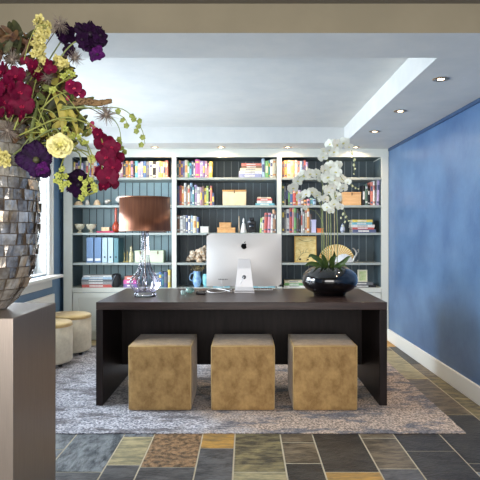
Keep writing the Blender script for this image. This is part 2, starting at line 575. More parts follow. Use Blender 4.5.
SHELF = ['top shelf', 'second shelf', 'third shelf', 'fourth shelf', 'bottom shelf']
BAY = ['left bay', 'middle bay', 'right bay']
rb = random.Random(11)
LABELS = set()
def uniq(lab, alt):
    if lab in LABELS: lab = alt
    k = lab
    LABELS.add(k)
    return k

def book_mesh(b, x0, x1, z0, h, y0, dep, band, M=None):
    """book standing on its tail, spine to the viewer"""
    t = min(.003, (x1 - x0) * .2)
    box(b, (x0 + t, y0 + t * 1.5, z0 + .003), (x1 - t, y0 + dep - .003, z0 + h - .003), 1, M)
    box(b, (x0, y0 + .002, z0), (x0 + t, y0 + dep, z0 + h), 0, M)
    box(b, (x1 - t, y0 + .002, z0), (x1, y0 + dep, z0 + h), 0, M)
    w = x1 - x0
    n = 5   # rounded spine
    pts = [(x0 + w * i / n, y0 + .002 - math.sin(PI * i / n) * w * .16) for i in range(n + 1)]
    lo = [b.verts.new((p[0], p[1], z0)) for p in pts] + [b.verts.new((x1, y0 + .005, z0)), b.verts.new((x0, y0 + .005, z0))]
    hi = [b.verts.new((v.co.x, v.co.y, z0 + h)) for v in lo]
    if M is not None:
        for v in lo + hi: v.co = M @ v.co
    m = len(lo)
    b.faces.new(lo); b.faces.new(hi[::-1])
    for i in range(m):
        b.faces.new((lo[i], lo[(i + 1) % m], hi[(i + 1) % m], hi[i]))
    if band:
        for (za, zc) in band:
            pts = [(x0 + w * (.12 + .76 * i / 4), y0 + .0012 - math.sin(PI * (.12 + .76 * i / 4)) * w * .16) for i in range(5)]
            a = [b.verts.new((p[0], p[1], z0 + h * za)) for p in pts]; c = [b.verts.new((p[0], p[1], z0 + h * zc)) for p in pts]
            if M is not None:
                for v in a + c: v.co = M @ v.co
            for i in range(4):
                f = b.faces.new((a[i], a[i + 1], c[i + 1], c[i])); f.material_index = 2

def row(bay, sh, px, seq, base=None):
    """seq: (width px, top py, colour, lean in degrees)"""
    z0 = (ZSH + [ZBASE])[sh]
    grp = 'books upright on the %s of the %s' % (SHELF[sh], BAY[bay])
    yb = 6.49
    for i, e in enumerate(seq):
        w, top, c = e[0], e[1], e[2]
        lean = e[3] if len(e) > 3 else 0
        y0 = yb + rb.uniform(0, .02)
        x0, x1 = xb(px, y0) + .0006, xb(px + w, y0) - .0006
        px += w
        h = zb(top, y0) - z0
        M = None
        if lean:
            piv = Vector((x1 if lean > 0 else x0, 0, z0))
            M = Matrix.Translation(piv) @ Matrix.Rotation(math.radians(lean), 4, 'Y') @ Matrix.Translation(-piv)
        b = B()
        q = rb.random()
        band = [(.62, .82), (.08, .16)] if q < .45 else ([(.3, .7)] if q < .75 else [(.80, .90), (.12, .2)])
        book_mesh(b, x0, x1, z0 + .0005, h, y0, rb.uniform(.14, .19), band, M)
        bc = rb.choice(('white', 'cream', 'dark grey', 'yellow', 'navy')) if c not in ('white', 'cream') else rb.choice(('red', 'navy', 'grey', 'orange'))
        if PAL[bc] == PAL[c]: bc = 'cream'
        o = obj('book', b, [cover(c), PAPER, cover(bc)], None, keep=1)
        bmesh_fix(o)
        L = seq[i - 1][2] if i else None
        R = seq[i + 1][2] if i + 1 < len(seq) else None
        size = 'tall' if h > .205 else ('short' if h < .15 else '')
        if L and R: nb = 'between %s and %s books' % (L, R) if L != R else 'between two %s books' % L
        elif R: nb = 'first in row beside %s %s book' % ('an' if R[0] in 'aeiou' else 'a', R)
        else: nb = 'last in row beside %s %s book' % ('an' if L[0] in 'aeiou' else 'a', L)
        lab = ('%s %s book %s, %s, %s' % (size, c, nb, SHELF[sh], BAY[bay])).strip()
        alt = '%s book, %s from left in the row, %s, %s' % (c, ORD[i], SHELF[sh], BAY[bay])
        if len(lab.replace('-', ' ').split()) > 16 and size: lab = lab[len(size):].strip()
        if len(lab.split()) > 15: lab = lab.replace('between ', 'by ').replace(' books,', ',').replace(' and ', ', ')
        tag(o, uniq(lab, alt), 'book', grp)
ORD = ['first', 'second', 'third', 'fourth', 'fifth', 'sixth', 'seventh', 'eighth', 'ninth', 'tenth', 'eleventh', 'twelfth', 'thirteenth', 'fourteenth',
       'fifteenth', 'sixteenth', 'seventeenth', 'eighteenth', 'nineteenth', 'twentieth', 'twenty-first', 'twenty-second', 'twenty-third', 'twenty-fourth', 'twenty-fifth', 'twenty-sixth',
       'twenty-seventh', 'twenty-eighth', 'twenty-ninth', 'thirtieth', 'thirty-first', 'thirty-second', 'thirty-third', 'thirty-fourth', 'thirty-fifth', 'thirty-sixth', 'thirty-seventh', 'thirty-eighth']
def bmesh_fix(o):
    bm = bmesh.new(); bm.from_mesh(o.data); bmesh.ops.recalc_face_normals(bm, faces=bm.faces[:]); bm.to_mesh(o.data); bm.free()

def stack(bay, sh, seq, where, name='book', yb=6.5, z0=None):
    """flat stack bottom first: (px0, px1, top py, colour)"""
    z = ((ZSH + [ZBASE])[sh] if z0 is None else z0) + .0005
    for i, (p0, p1, top, c) in enumerate(seq):
        zt = zb(top, yb)
        y0 = yb + rb.uniform(0, .012)
        x0, x1 = xb(p0, y0), xb(p1, y0)
        b = B(); t = .003; dep = rb.uniform(.17, .21)
        box(b, (x0 + .004, y0 + .002, z + t), (x1 - .004, y0 + dep - .003, zt - t), 1)
        box(b, (x0, y0, z), (x1, y0 + dep, z + t), 0); box(b, (x0, y0, zt - t), (x1, y0 + dep, zt - .0006), 0)
        box(b, (x0, y0 - .003, z), (x1, y0 + .001, zt - .0006), 0)
        box(b, (x0 + (x1 - x0) * .25, y0 - .0036, z + (zt - z) * .3), (x0 + (x1 - x0) * .7, y0 - .003, z + (zt - z) * .7), 2)
        bc = 'white' if c not in ('white', 'cream') else 'grey'
        o = obj(name, b, [cover(c), PAPER, cover(bc)])
        pos = 'topmost' if i == len(seq) - 1 else ('lowest' if i == 0 else '%s from bottom' % ORD[i])
        tag(o, uniq(('%s flat book, %s in stack %s' % (c, pos, where)).replace(' the ', ' '), ''), 'book', 'books lying in the stack ' + where)
        z = zt

row(0, 0, 72.6, [(2.6, 162, 'yellow'), (2.6, 163, 'mauve'), (3, 161, 'navy'), (2.4, 163, 'lilac'), (2.6, 162, 'dark grey'), (2.8, 161, 'cream'), (2.4, 163, 'purple'), (2.6, 162, 'orange'),
  (3, 161, 'white'), (2.8, 163, 'blue'), (2.6, 162, 'dark green'), (2.4, 161, 'mauve'), (2.8, 163, 'black'), (2.4, 162, 'pale blue'), (3, 161, 'red'), (2.6, 162, 'grey'),
  (2.8, 162, 'teal'), (2.2, 161, 'white'), (2.8, 162.5, 'mauve'), (2.6, 163, 'dark grey'), (2.6, 161, 'orange'), (2.4, 162, 'yellow'), (2.6, 161, 'pink'), (1.8, 162, 'black'), (2.7, 161, 'cyan'), (2.8, 163, 'lilac'),
  (2.4, 161.5, 'periwinkle'), (3.2, 161, 'blue'), (3.2, 162, 'dark grey'), (3.3, 161.5, 'cream'), (3.4, 161.5, 'black'), (2.2, 162, 'white'), (2.4, 161, 'yellow'), (2.4, 162, 'orange'), (2.4, 162, 'peach'), (2.6, 160.5, 'salmon')])
row(1, 0, 177, [(1.9, 161, 'teal'), (1.8, 160.5, 'orange'), (2.4, 161, 'purple'), (1.6, 161, 'periwinkle'), (2.9, 160, 'cream'), (1.8, 161.5, 'green'), (2.2, 163, 'cyan'), (2, 161, 'navy'), (1.6, 163, 'white'),
  (4.6, 159.5, 'hot pink'), (3, 161, 'lilac'), (2, 161, 'purple'), (2.2, 161, 'mauve'), (1.6, 163, 'pink', 2), (3, 161.5, 'yellow', 3)])
row(1, 0, 262.2, [(3, 158.8, 'pale blue', -2), (3.2, 161, 'green'), (2, 160, 'cyan'), (2.4, 159.5, 'white'), (3.6, 159, 'cream')])
stack(1, 0, [(239, 261.5, 173.5, 'periwinkle'), (239, 262, 170.8, 'white'), (240, 262, 168, 'cream'), (241.5, 262, 165.6, 'brown'), (241.5, 261.5, 163.2, 'salmon')], 'on the top shelf of the middle bay')
row(1, 1, 177, [(2.5, 186, 'navy'), (2.2, 185.5, 'red'), (2.2, 186, 'orange'), (2.4, 183, 'white'), (1.4, 187, 'brown'), (2.2, 185, 'cream'), (2.4, 183, 'pale blue'), (2, 187, 'teal'), (2.6, 185, 'lilac'), (3.2, 187, 'white'),
  (2.2, 187, 'mauve'), (1.8, 186, 'brown'), (2.4, 188, 'yellow'), (2, 186, 'lime green'), (1.6, 188, 'black'), (2, 186, 'salmon'), (2.2, 193, 'navy', 0)])
stack(1, 1, [(255.5, 274.5, 203.2, 'cyan'), (257, 272, 200.6, 'white'), (257, 272, 198.4, 'red'), (257.5, 271, 197, 'cream')], 'on the second shelf of the middle bay')
row(1, 2, 177, [(2.8, 215, 'brown'), (3.4, 216, 'white'), (2.6, 215, 'grey'), (2.2, 215, 'navy'), (2.6, 216, 'white'), (2.2, 215.5, 'pale blue'), (3.8, 216, 'cream'), (2.6, 217, 'navy')])
row(1, 2, 259.6, [(2, 218, 'lime green', 4), (2.2, 217, 'cream', 3), (3.4, 213, 'red', 3), (3.4, 213, 'pink', 2), (2.2, 214, 'white', 2), (1.8, 209.5, 'peach'), (1.4, 211, 'brown')])
row(2, 0, 282, [(2.2, 161, 'brown'), (2.8, 160.5, 'orange'), (3.6, 160, 'cream'), (3.8, 160.5, 'peach'), (2.8, 160, 'white'), (2.6, 161, 'salmon'), (2.2, 161, 'pale blue'), (1.8, 161, 'navy'), (2, 160, 'red'), (2.2, 162, 'lilac')])
row(2, 1, 282, [(2.2, 184, 'dark green'), (1.8, 186, 'grey'), (2.2, 184, 'black'), (1.8, 185, 'green'), (2.8, 187, 'blue'), (3.2, 190, 'red'), (2, 188, 'orange'), (2.8, 190, 'lilac')])
row(2, 1, 300.9, [(3, 199, 'brown'), (3, 200, 'orange'), (3, 199, 'pink'), (3, 198, 'cyan'), (3, 199, 'pale blue')])
row(2, 1, 362.6, [(2.6, 185.5, 'black'), (2.6, 184.5, 'dark green'), (2.2, 188, 'black')])
row(2, 1, 370.4, [(2.6, 182, 'salmon'), (2, 181, 'white'), (1.6, 180.5, 'grey', 2), (2.6, 180.5, 'lilac', 2)])
row(2, 2, 282, [(2.4, 208, 'dark grey'), (1.8, 210, 'grey'), (3.2, 209, 'white'), (2.8, 207, 'red'), (1.8, 207, 'pink'), (2.4, 208, 'green'), (2.4, 209, 'dark brown'), (2, 211, 'black'), (1.8, 208, 'white'), (2.2, 212, 'grey'), (2, 208, 'cream'), (2.8, 207, 'orange'), (2.6, 214, 'dark brown')])
row(2, 2, 310.6, [(5, 219.5, 'lilac')] ) if False else None
stack(2, 2, [(352.3, 376, 229.4, 'navy'), (352.3, 374, 227.4, 'red'), (351.5, 374.5, 224.6, 'white'), (352, 372, 222.2, 'cyan'), (352.5, 372.5, 219.6, 'yellow')], 'on the third shelf of the right bay')
row(0, 4, 153.5, [(2.8, 273, 'white'), (2.4, 273, 'pale blue'), (3, 272, 'blue'), (2.2, 274, 'teal'), (3.8, 272, 'navy'), (2.8, 270, 'yellow')])
stack(0, 4, [(82, 112, 284.5, 'red'), (81.5, 112, 281.6, 'grey'), (81, 112, 279.4, 'dark grey'), (82, 112, 277.2, 'pale blue'), (83.5, 111.5, 275.4, 'white')], 'on the bottom shelf of the left bay')
stack(0, 4, [(123.5, 138, 284, 'purple'), (123.5, 137, 280, 'hot pink'), (124.5, 135, 276.5, 'salmon')], 'behind the glass lamp base')
stack(2, 4, [(284, 306, 285.6, 'white'), (284, 305, 283, 'green'), (284.5, 304, 280.4, 'cream')], 'on the bottom shelf left of the black planter')
stack(2, 4, [(350, 376, 284.9, 'black'), (351, 373, 282.4, 'dark grey')], 'under the small frame on the bottom shelf')
stack(1, 4, [(213, 230, 285, 'cyan'), (213, 229, 282, 'navy')], 'behind the computer on the bottom shelf')
stack(1, 4, [(252, 275, 285, 'cyan'), (252, 273, 282, 'pale blue')], 'right of the computer stand on the bottom shelf')

# ------------------------------------------------------------------ shelf ornaments
ys = 6.56
def px_of(px, Y=ys): return xb(px, Y)
shell_m = mat('shell_white', (226, 222, 212), .5, c2=(180, 176, 168), scale=40, bump=.4)
tan_m = mat('shell_tan', (206, 176, 136), .5, c2=(226, 206, 176), scale=40, bump=.3)
def shell(px, top, wpx, sh, m, label, spikes=0, sd=0, flat=1, y=6.54, part=False):
    z0 = ZSH[sh]; x = px_of(px, y); h = zb(top, y) - z0; w = wpx * y / F / 2
    b = B()
    # spiral conch: a growing coil of whorls
    if spikes:
        for k in range(9):
            a = k * .9; r = w * (.75 - .06 * k)
            blob(b, (x + w * .25 * math.cos(a) * (k / 9) + w * .06 * k, y + w * .2 * math.sin(a), z0 + h * .48 + h * .02 * k), r * .62, 2, (1, 1, h * .95 / (2 * w) * 1.3), .35, seed=sd + k, freq=4)
        for k in range(0):
            a = k * .9 + sd
            c = Vector((x + math.cos(a) * w * .6, y - .01, z0 + h * .5 + math.sin(a) * h * .34))
            tube(b, [c, c + Vector((math.cos(a) * w * .35, -.01, math.sin(a) * h * .14))], .008, .002, smoothp=False)
        zmin = min(v.co.z for v in b.verts)
        for v in b.verts: v.co.z += max(0, z0 + .0005 - v.co.z) 
    else:
        # fan-ribbed scallop / pebble-like shell
        n, m_ = 18, 8
        top_v = []
        for j in range(m_ + 1):
            v_ = j / m_
            ring = []
            for i in range(n):
                a = 2 * PI * i / n
                rr = (1 - v_ ** 2) ** .5 if v_ < 1 else 0.02
                rib = 1 + .06 * math.cos(9 * a)
                ring.append(b.verts.new((x + w * rr * rib * math.cos(a), y + w * .8 * rr * rib * math.sin(a), z0 + .0005 + h * v_)))
            top_v.append(ring)
        for j in range(m_):
            for i in range(n):
                b.faces.new((top_v[j][i], top_v[j][(i + 1) % n], top_v[j + 1][(i + 1) % n], top_v[j + 1][i]))
        b.faces.new(top_v[0][::-1]); b.faces.new(top_v[-1])
    tag(obj('seashell', b, m, None, True), label, 'seashell', 'seashells along the second shelf')
shell(78.5, 201, 8.6, 1, tan_m, 'flat tan seashell at the left end of the second shelf')
shell(87.3, 199.5, 4.4, 1, shell_m, 'tiny white seashell between two tan shells on the second shelf')
shell(97, 199.5, 6.6, 1, tan_m, 'rounded tan seashell left of the grey-white conch')
shell(107, 197.8, 10, 1, shell_m, 'grey-white rough conch shell beside the biggest shell', 1, 3)
shell(119, 193, 13.5, 1, shell_m, 'largest white conch shell, half behind the lampshade', 1, 7)
shell(145, 196.3, 5, 1, shell_m, 'small white shell peeking over the lampshade centre', 0)
shell(154, 194.7, 8.6, 1, shell_m, 'white pointed shell peeking over the right of the lampshade', 1, 9)

bowl_m = mat('bowl_glaze', (224, 218, 196), .3, c2=(190, 180, 150), scale=60, lo=.45, hi=.7)
for px, w in ((79.8, 'left of its twin'), (91.2, 'right of its twin, next to the pink tray')):
    x, z = px_of(px), ZSH[2]
    r = 5.2 * ys / F
    h = zb(224, ys) - z
    t = thing('footed_bowl', 'cream footed bowl on the third shelf, ' + w, 'bowl', (x, ys, z), 'footed bowls on the third shelf')
    b = B(); lathe(b, [(r * .28, z + h * .32), (r * .7, z + h * .48), (r * .94, z + h * .75), (r, z + h), (r * .93, z + h), (r * .8, z + h * .72), (r * .5, z + h * .5), (r * .1, z + h * .42)], x, ys, 24, cap=True)
    obj('bowl', b, bowl_m, t, True)
    b = B(); lathe(b, [(r * .52, z + .0005), (r * .5, z + h * .06), (r * .22, z + h * .14), (r * .28, z + h * .32)], x, ys, 20); obj('foot', b, bowl_m, t, True)
x, z = px_of(106.5), ZSH[2]
b = B(); box(b, (px_of(98.5), 6.49, z + .0005), (px_of(115), 6.63, z + .012)); box(b, (px_of(98), 6.485, z + .012), (px_of(115.4), 6.635, z + .02))
tag(obj('tray', b, mat('tray_pink', (206, 70, 110), .4), bevel=.003), 'low pink tray under a small cream box', 'tray')
b = B(); box(b, (px_of(102.4), 6.51, z + .0206), (px_of(110.2), 6.60, z + .055)); box(b, (px_of(102.2), 6.508, z + .055), (px_of(110.4), 6.602, z + .066))
tag(obj('trinket_box', b, mat('trinket_cream', (232, 206, 164), .5, c2=(214, 130, 90), scale=50, lo=.5, hi=.75), bevel=.003), 'small cream and orange trinket box on the pink tray', 'box')
# red gourd bottle
x = px_of(116); h = zb(208, ys) - z; r = 3.9 * ys / F
b = B(); lathe(b, [(r * .5, z + .0005), (r * .85, z + h * .07), (r * 1.0, z + h * .18), (r * .92, z + h * .3), (r * .55, z + h * .4), (r * .36, z + h * .46), (r * .36, z + h * .6), (r * .38, z + h * .8), (r * .36, z + h * .95), (r * .42, z + h)], x, ys, 24)
tag(obj('gourd_bottle', b, mat('red_glaze', (206, 92, 56), .2, c2=(150, 40, 28), scale=30, coat=.6), None, True), 'glossy red-orange gourd-shaped bottle at the edge of the lampshade', 'bottle')
b = B(); box(b, (px_of(147), 6.5, z + .0005), (px_of(166), 6.62, z + .022)); box(b, (px_of(149), 6.51, z + .022), (px_of(158), 6.6, z + .034))
tag(obj('flat_case', b, mat('dark_case', (52, 40, 40), .4), bevel=.003), 'flat dark case lying on the third shelf behind the lampshade rim', 'case')

# binders
def binder(p0, p1, top, c, label, ring):
    y0 = 6.50; z = ZSH[3] + .0005; x0, x1 = xb(p0, y0), xb(p1, y0); h = zb(top, y0) - z
    t = thing('ring_binder', label, 'binder', ((x0 + x1) / 2, y0 + .13, z), 'ring binders on the fourth shelf')
    m = mat('binder_' + c, {'slate': (112, 144, 186), 'pale': (184, 208, 222), 'teal': (96, 140, 150)}[c], .5)
    b = B(); box(b, (x0, y0, z), (x1, y0 + .004, z + h)); box(b, (x0, y0, z), (x0 + .003, y0 + .27, z + h)); box(b, (x1 - .003, y0, z), (x1, y0 + .27, z + h))
    box(b, (x0 + .004, y0 + .03, z + .01), (x1 - .004, y0 + .26, z + h - .02), 1)
    obj('cover', b, [m, PAPER], t)
    b = B()
    if ring:
        cx = (x0 + x1) / 2; zc = z + h * .22
        a = [(cx + .011 * math.cos(k * PI / 6), zc + .011 * math.sin(k * PI / 6)) for k in range(12)]
        prism(b, a, y0 - .002, y0 + .0005); obj('finger_hole', b, mat('binder_hole', (40, 50, 60), .5), t)
    else:
        box(b, (x0 + .01, y0 - .0015, z + .02), (x1 - .01, y0 - .0002, z + .05)); obj('spine_label', b, mat('label_white', (235, 238, 240), .6), t)
binder(86.3, 93.6, 237.4, 'slate', 'blue ring binder with white label, leftmost of the binders', 0)
binder(94.2, 101.4, 237.4, 'slate', 'blue ring binder with white label, beside the pale binders', 0)
binder(102, 107.4, 237.6, 'pale', 'pale blue ring binder next to a blue binder', 1)
binder(107.8, 113.2, 237.6, 'pale', 'pale blue ring binder next to the teal binder', 1)
binder(113.6, 118.4, 238, 'teal', 'teal ring binder, rightmost and without a label', 1)
gold_m = mat('brass_ornament', (206, 184, 120), .3, .8)
def bottle(px, top, wpx, sh, m, label, cat='ornament', name='ornament', prof=None, y=6.55, zz=None):
    z = ((ZSH + [ZBASE])[sh] if zz is None else zz) + .0005; x = px_of(px, y); h = zb(top, y) - z; r = wpx / 2 * y / F
    prof = prof or [(.8, 0), (1, .1), (.9, .4), (.45, .55), (.3, .75), (.4, .82), (.35, 1)]
    b = B(); lathe(b, [(r * a, z + h * c) for a, c in prof], x, y, 20)
    return tag(obj(name, b, m, None, True), label, cat)
bottle(124.4, 252, 3, 3, gold_m, 'small brass candlestick left of the pale figurine', 'candlestick', 'candlestick', [(1, 0), (1, .06), (.25, .12), (.2, .7), (.5, .74), (.5, .8), (.2, .84), (.2, 1)])
bottle(127.2, 250, 3, 3, gold_m, 'taller thin brass candlestick next to the pale figurine', 'candlestick', 'candlestick', [(1, 0), (1, .06), (.25, .12), (.2, .7), (.5, .74), (.5, .8), (.2, .84), (.2, 1)])
bottle(131.2, 246, 5, 3, mat('ivory_glaze', (214, 206, 172), .3, c2=(160, 150, 110), scale=50), 'pale ivory figurine left of the light green box', 'figurine', 'figurine', [(.9, 0), (1, .08), (.7, .3), (.95, .5), (.5, .68), (.3, .74), (.5, .84), (.42, .94), (.1, 1)])
def lidbox(p0, p1, top, z0, m, ml, label, name='storage_box', y0=6.5, dep=.2, lid=.022, clasp=True, c='box'):
    x0, x1 = xb(p0, y0), xb(p1, y0); z1 = zb(top, y0)
    t = thing(name, label, c, ((x0 + x1) / 2, y0 + dep / 2, z0))
    b = B(); box(b, (x0 + .003, y0 + .003, z0 + .0006), (x1 - .003, y0 + dep - .003, z1 - lid)); obj('body', b, m, t, bevel=.003)
    b = B(); box(b, (x0, y0, z1 - lid), (x1, y0 + dep, z1)); ld = obj('lid', b, ml, t, bevel=.003)
    if clasp:
        for f in (.5,) if clasp == 1 else (.2, .8):
            b = B(); cx = x0 + (x1 - x0) * f; box(b, (cx - .006, y0 - .003, z1 - lid - .02), (cx + .006, y0 + .003, z1 - .006)); obj('clasp', b, mat('clasp_brown', (112, 84, 60), .4), t)
    return t
pg = mat('pale_green_card', (206, 220, 190), .6)
lidbox(134.4, 163.6, 250.6, ZSH[3], pg, pg, 'pale green storage box behind the lamp neck', clasp=2)
cardm = mat('cream_card', (232, 218, 182), .7, c2=(220, 200, 164), scale=10)
lidbox(222.4, 246.4, 189.8, ZSH[1], cardm, mat('tan_lid', (206, 158, 96), .6), 'cream storage box with tan lid on the middle bay second shelf', clasp=1, lid=.02)
peach = mat('peach_card', (226, 178, 124), .7, c2=(212, 158, 100), scale=30)
lidbox(217, 235.5, 227.5, ZSH[2], peach, peach, 'wide peach gift box under a smaller peach box', 'gift_box', dep=.14, lid=.016, clasp=0)
lidbox(219.2, 231.3, 222.4, zb(227.5, 6.5), peach, peach, 'small peach gift box on top of the wide one', 'gift_box', dep=.12, lid=.014, clasp=0)
whm = mat('white_card', (226, 228, 222), .6)
lidbox(200, 208.6, 226.4, ZSH[2], whm, whm, 'small white box right of the books, middle bay', 'small_box', dep=.1, lid=.012, clasp=0)
woodb = mat('pine_wood', (222, 184, 138), .6, c2=(204, 160, 112), scale=6, stretch=(1, 1, 6))
lidbox(342.6, 361.4, 192, ZSH[1], woodb, woodb, 'light wooden box on the second shelf of the right bay', clasp=1, lid=.018)
orm = mat('orange_card', (222, 116, 70), .6)
lidbox(317, 324, 228.3, ZSH[2], orm, orm, 'small orange box behind the orchid stems', 'small_box', dep=.1, lid=.01, clasp=0)
lil = mat('lilac_card', (196, 196, 226), .5)
lidbox(311, 316.4, 219.6, ZSH[2], lil, lil, 'upright lilac box between books and small orange box', 'small_box', dep=.1, lid=.02, clasp=0)

# figures of the middle bay
figw = mat('white_ceramic', (236, 236, 234), .3, coat=.3)
bottle(243.6, 218, 6.6, 2, figw, 'white ceramic seated figurine above the computer', 'figurine', 'figurine', [(1, 0), (1.02, .1), (.72, .34), (.62, .5), (.5, .62), (.2, .68), (.3, .8), (.26, .92), (.08, 1)])
bottle(239, 216, 2.4, 2, mat('tan_ceramic', (196, 176, 150), .4), 'slim tan and white vase left of the white figurine', 'vase', 'vase', [(.8, 0), (1, .2), (.6, .5), (.4, .75), (.5, 1)])
# black camera on its strap lug
z = ZSH[2]; t = thing('camera', 'black vintage camera beside the white figurine', 'camera', (px_of(251.6), 6.56, z))
blk = mat('black_leatherette', (32, 34, 38), .4, bump=.2, bscale=200)
b = B(); box(b, (px_of(247.4), 6.54, z + .0006), (px_of(256), 6.62, z + .14)); box(b, (px_of(249), 6.545, z + .14), (px_of(254), 6.61, z + .18)); obj('body', b, blk, t, bevel=.008)
b = B(); tube(b, [(px_of(251.5), 6.545, z + .075), (px_of(251.5), 6.51, z + .075)], .034, .03, 20, 2); obj('lens', b, mat('lens_black', (22, 30, 44), .15, coat=1), t, True)
b = B(); box(b, (px_of(247.5), 6.535, z + .12), (px_of(250.5), 6.54, z + .138)); obj('flash_window', b, mat('flash_grey', (110, 124, 140), .2), t)
# dark round-backed case, bottom of the left bay
t = thing('headphones_case', 'rounded black case leaning beside the flat stack of books', 'case', (px_of(116.5), 6.56, ZBASE))
b = B(); rbox(b, (px_of(112.2), 6.50, ZBASE + .001), (px_of(120.6), 6.62, zb(274, 6.5)), .03, .004); obj('body', b, blk, t, True)
b = B(); tube(b, [(px_of(113), 6.497, ZBASE + .02), (px_of(114.5), 6.49, ZBASE + .09), (px_of(117), 6.492, ZBASE + .15)], .005); obj('zip', b, mat('zip_grey', (120, 128, 138), .4, .5), t, True)

# coral / driftwood on the fourth shelf of the middle bay
b = B(); z = ZSH[3]; cor = mat('coral', (232, 222, 204), .6, c2=(178, 140, 100), scale=36, bump=.4)
rc = random.Random(3)
for k in range(44):
    u = rc.random()
    cx = px_of(188 + 19 * u); top = .04 + .15 * u ** .7
    blob(b, (cx, 6.56 + rc.uniform(-.04, .04), z + .016 + rc.random() * top), rc.uniform(.02, .036), 2, (1, 1, 1), .6, seed=k, freq=3)
for v in b.verts: v.co.z = max(v.co.z, z + .0006)
tag(obj('coral', b, cor, None, True), 'rough tan and white coral piece left of the computer', 'coral')
# blue jug with dried leaves
x = px_of(197); z = ZBASE; jb = mat('jug_blue', (112, 158, 216), .25, c2=(170, 206, 236), scale=25, coat=.5)
t = thing('jug', 'pale blue jug holding dry leaves on the bottom shelf', 'jug', (x, 6.56, z))
h = zb(271, 6.56) - z
b = B(); lathe(b, [(.03, z + .0006), (.05, z + h * .25), (.055, z + h * .45), (.038, z + h * .75), (.045, z + h), (.04, z + h), (.03, z + h * .72)], x, 6.56, 24, cap=False); obj('body', b, jb, t, True)
b = B(); tube(b, [(x - .045, 6.56, z + h * .35), (x - .085, 6.56, z + h * .5), (x - .075, 6.56, z + h * .8), (x - .04, 6.56, z + h * .88)], .006); obj('handle', b, jb, t, True)
t = thing('dried_leaves', 'dry cream and brown leaves standing in the blue jug', 'dried plant', (x, 6.56, z + h * .8))
b = B()
for k in range(26):
    a = rc.uniform(-1.3, 1.3); l = rc.uniform(.04, .13)
    p0 = Vector((x, 6.56, z + h * .7)); p1 = p0 + Vector((math.sin(a) * l * 1.1, rc.uniform(-.05, .03), h * .3 + math.cos(a) * l * .8))
    tube(b, [p0, p0.lerp(p1, .6) + Vector((0, 0, .012)), p1], .0016, .001, 4, 3)
    s = Vector((rc.uniform(-1, 1), 0, rc.uniform(-.4, 1))).normalized() * .016
    n_ = Vector((-s.z, 0, s.x)) * .45
    vs = [b.verts.new(p1 - s), b.verts.new(p1 + n_ + Vector((0, -.004, 0))), b.verts.new(p1 + s), b.verts.new(p1 - n_ - Vector((0, -.004, 0)))]
    b.faces.new(vs)
obj('leaves', b, mat('dry_leaf', (206, 190, 144), .7, c2=(120, 100, 62), scale=30), t, keep=1)
bottle(206, 274, 7, 4, mat('aqua_glaze', (140, 206, 216), .25), 'small aqua pot right of the blue jug', 'pot', 'small_pot', [(.6, 0), (.9, .3), (1, .7), (.8, 1)])

# right bay: framed picture, fan, dragon ornament, little frame, tiny figurine
def picture(p0, p1, top, z0, y0, mf, mp, label, fr=.006):
    x0, x1 = xb(p0, y0), xb(p1, y0); z1 = zb(top, y0); th = .018
    t = thing('picture_frame', label, 'picture', ((x0 + x1) / 2, y0 + th, z0))
    M = Matrix.Translation((0, y0, z0)) @ Matrix.Rotation(math.radians(-5), 4, 'X') @ Matrix.Translation((0, -y0, -z0))
    b = B()
    box(b, (x0, y0, z0 + .002), (x0 + fr, y0 + th, z1), 0, M); box(b, (x1 - fr, y0, z0 + .002), (x1, y0 + th, z1), 0, M)
    box(b, (x0 + fr, y0, z0 + .002), (x1 - fr, y0 + th, z0 + fr), 0, M); box(b, (x0 + fr, y0, z1 - fr), (x1 - fr, y0 + th, z1), 0, M)
    obj('frame', b, mf, t)
    b = B(); box(b, (x0 + fr, y0 + .006, z0 + fr), (x1 - fr, y0 + .012, z1 - fr), 0, M); c = obj('canvas', b, mp, t)
    return t, (x0, x1, z1, M)
gp = mat('gold_painting', (214, 184, 110), .5, c2=(240, 222, 160), scale=14, stretch=(1, 1, 2.4), detail=6)
t, (x0, x1, z1, M) = picture(294.6, 316.6, 236.2, ZSH[3], 6.54, mat('gold_frame', (190, 150, 70), .35, .7), gp, 'gold framed painting of bare branches in the right bay')
b = B(); rr = random.Random(8)
wv, hv = x1 - x0, z1 - ZSH[3]
def bp(u, v): return M @ Vector((x0 + wv * u, 6.5455, ZSH[3] + hv * v))
for pts in ([(.1, .05), (.3, .3), (.5, .38), (.75, .35)], [(.3, .3), (.25, .45), (.15, .52)], [(.5, .38), (.55, .5), (.65, .52)], [(.38, .34), (.42, .5)], [(.2, .9), (.5, .8), (.9, .86)], [(.55, .05), (.6, .2), (.9, .25)]):
    tube(b, [bp(*p) for p in pts], .0022, .001, 4, 4)
blob(b, bp(.25, .12), .016, 1, (1, .15, .9)); blob(b, bp(.6, .1), .014, 1, (1.2, .15, .8))
obj('painted_branches', b, mat('umber_paint', (84, 66, 34), .6), t)
picture(358, 367.5, 269.8, zb(282.4, 6.5), 6.56, mat('cream_frame', (226, 224, 196), .5), mat('green_print', (168, 196, 130), .5, c2=(210, 214, 170), scale=30), 'small cream framed green print on the dark books', fr=.016)
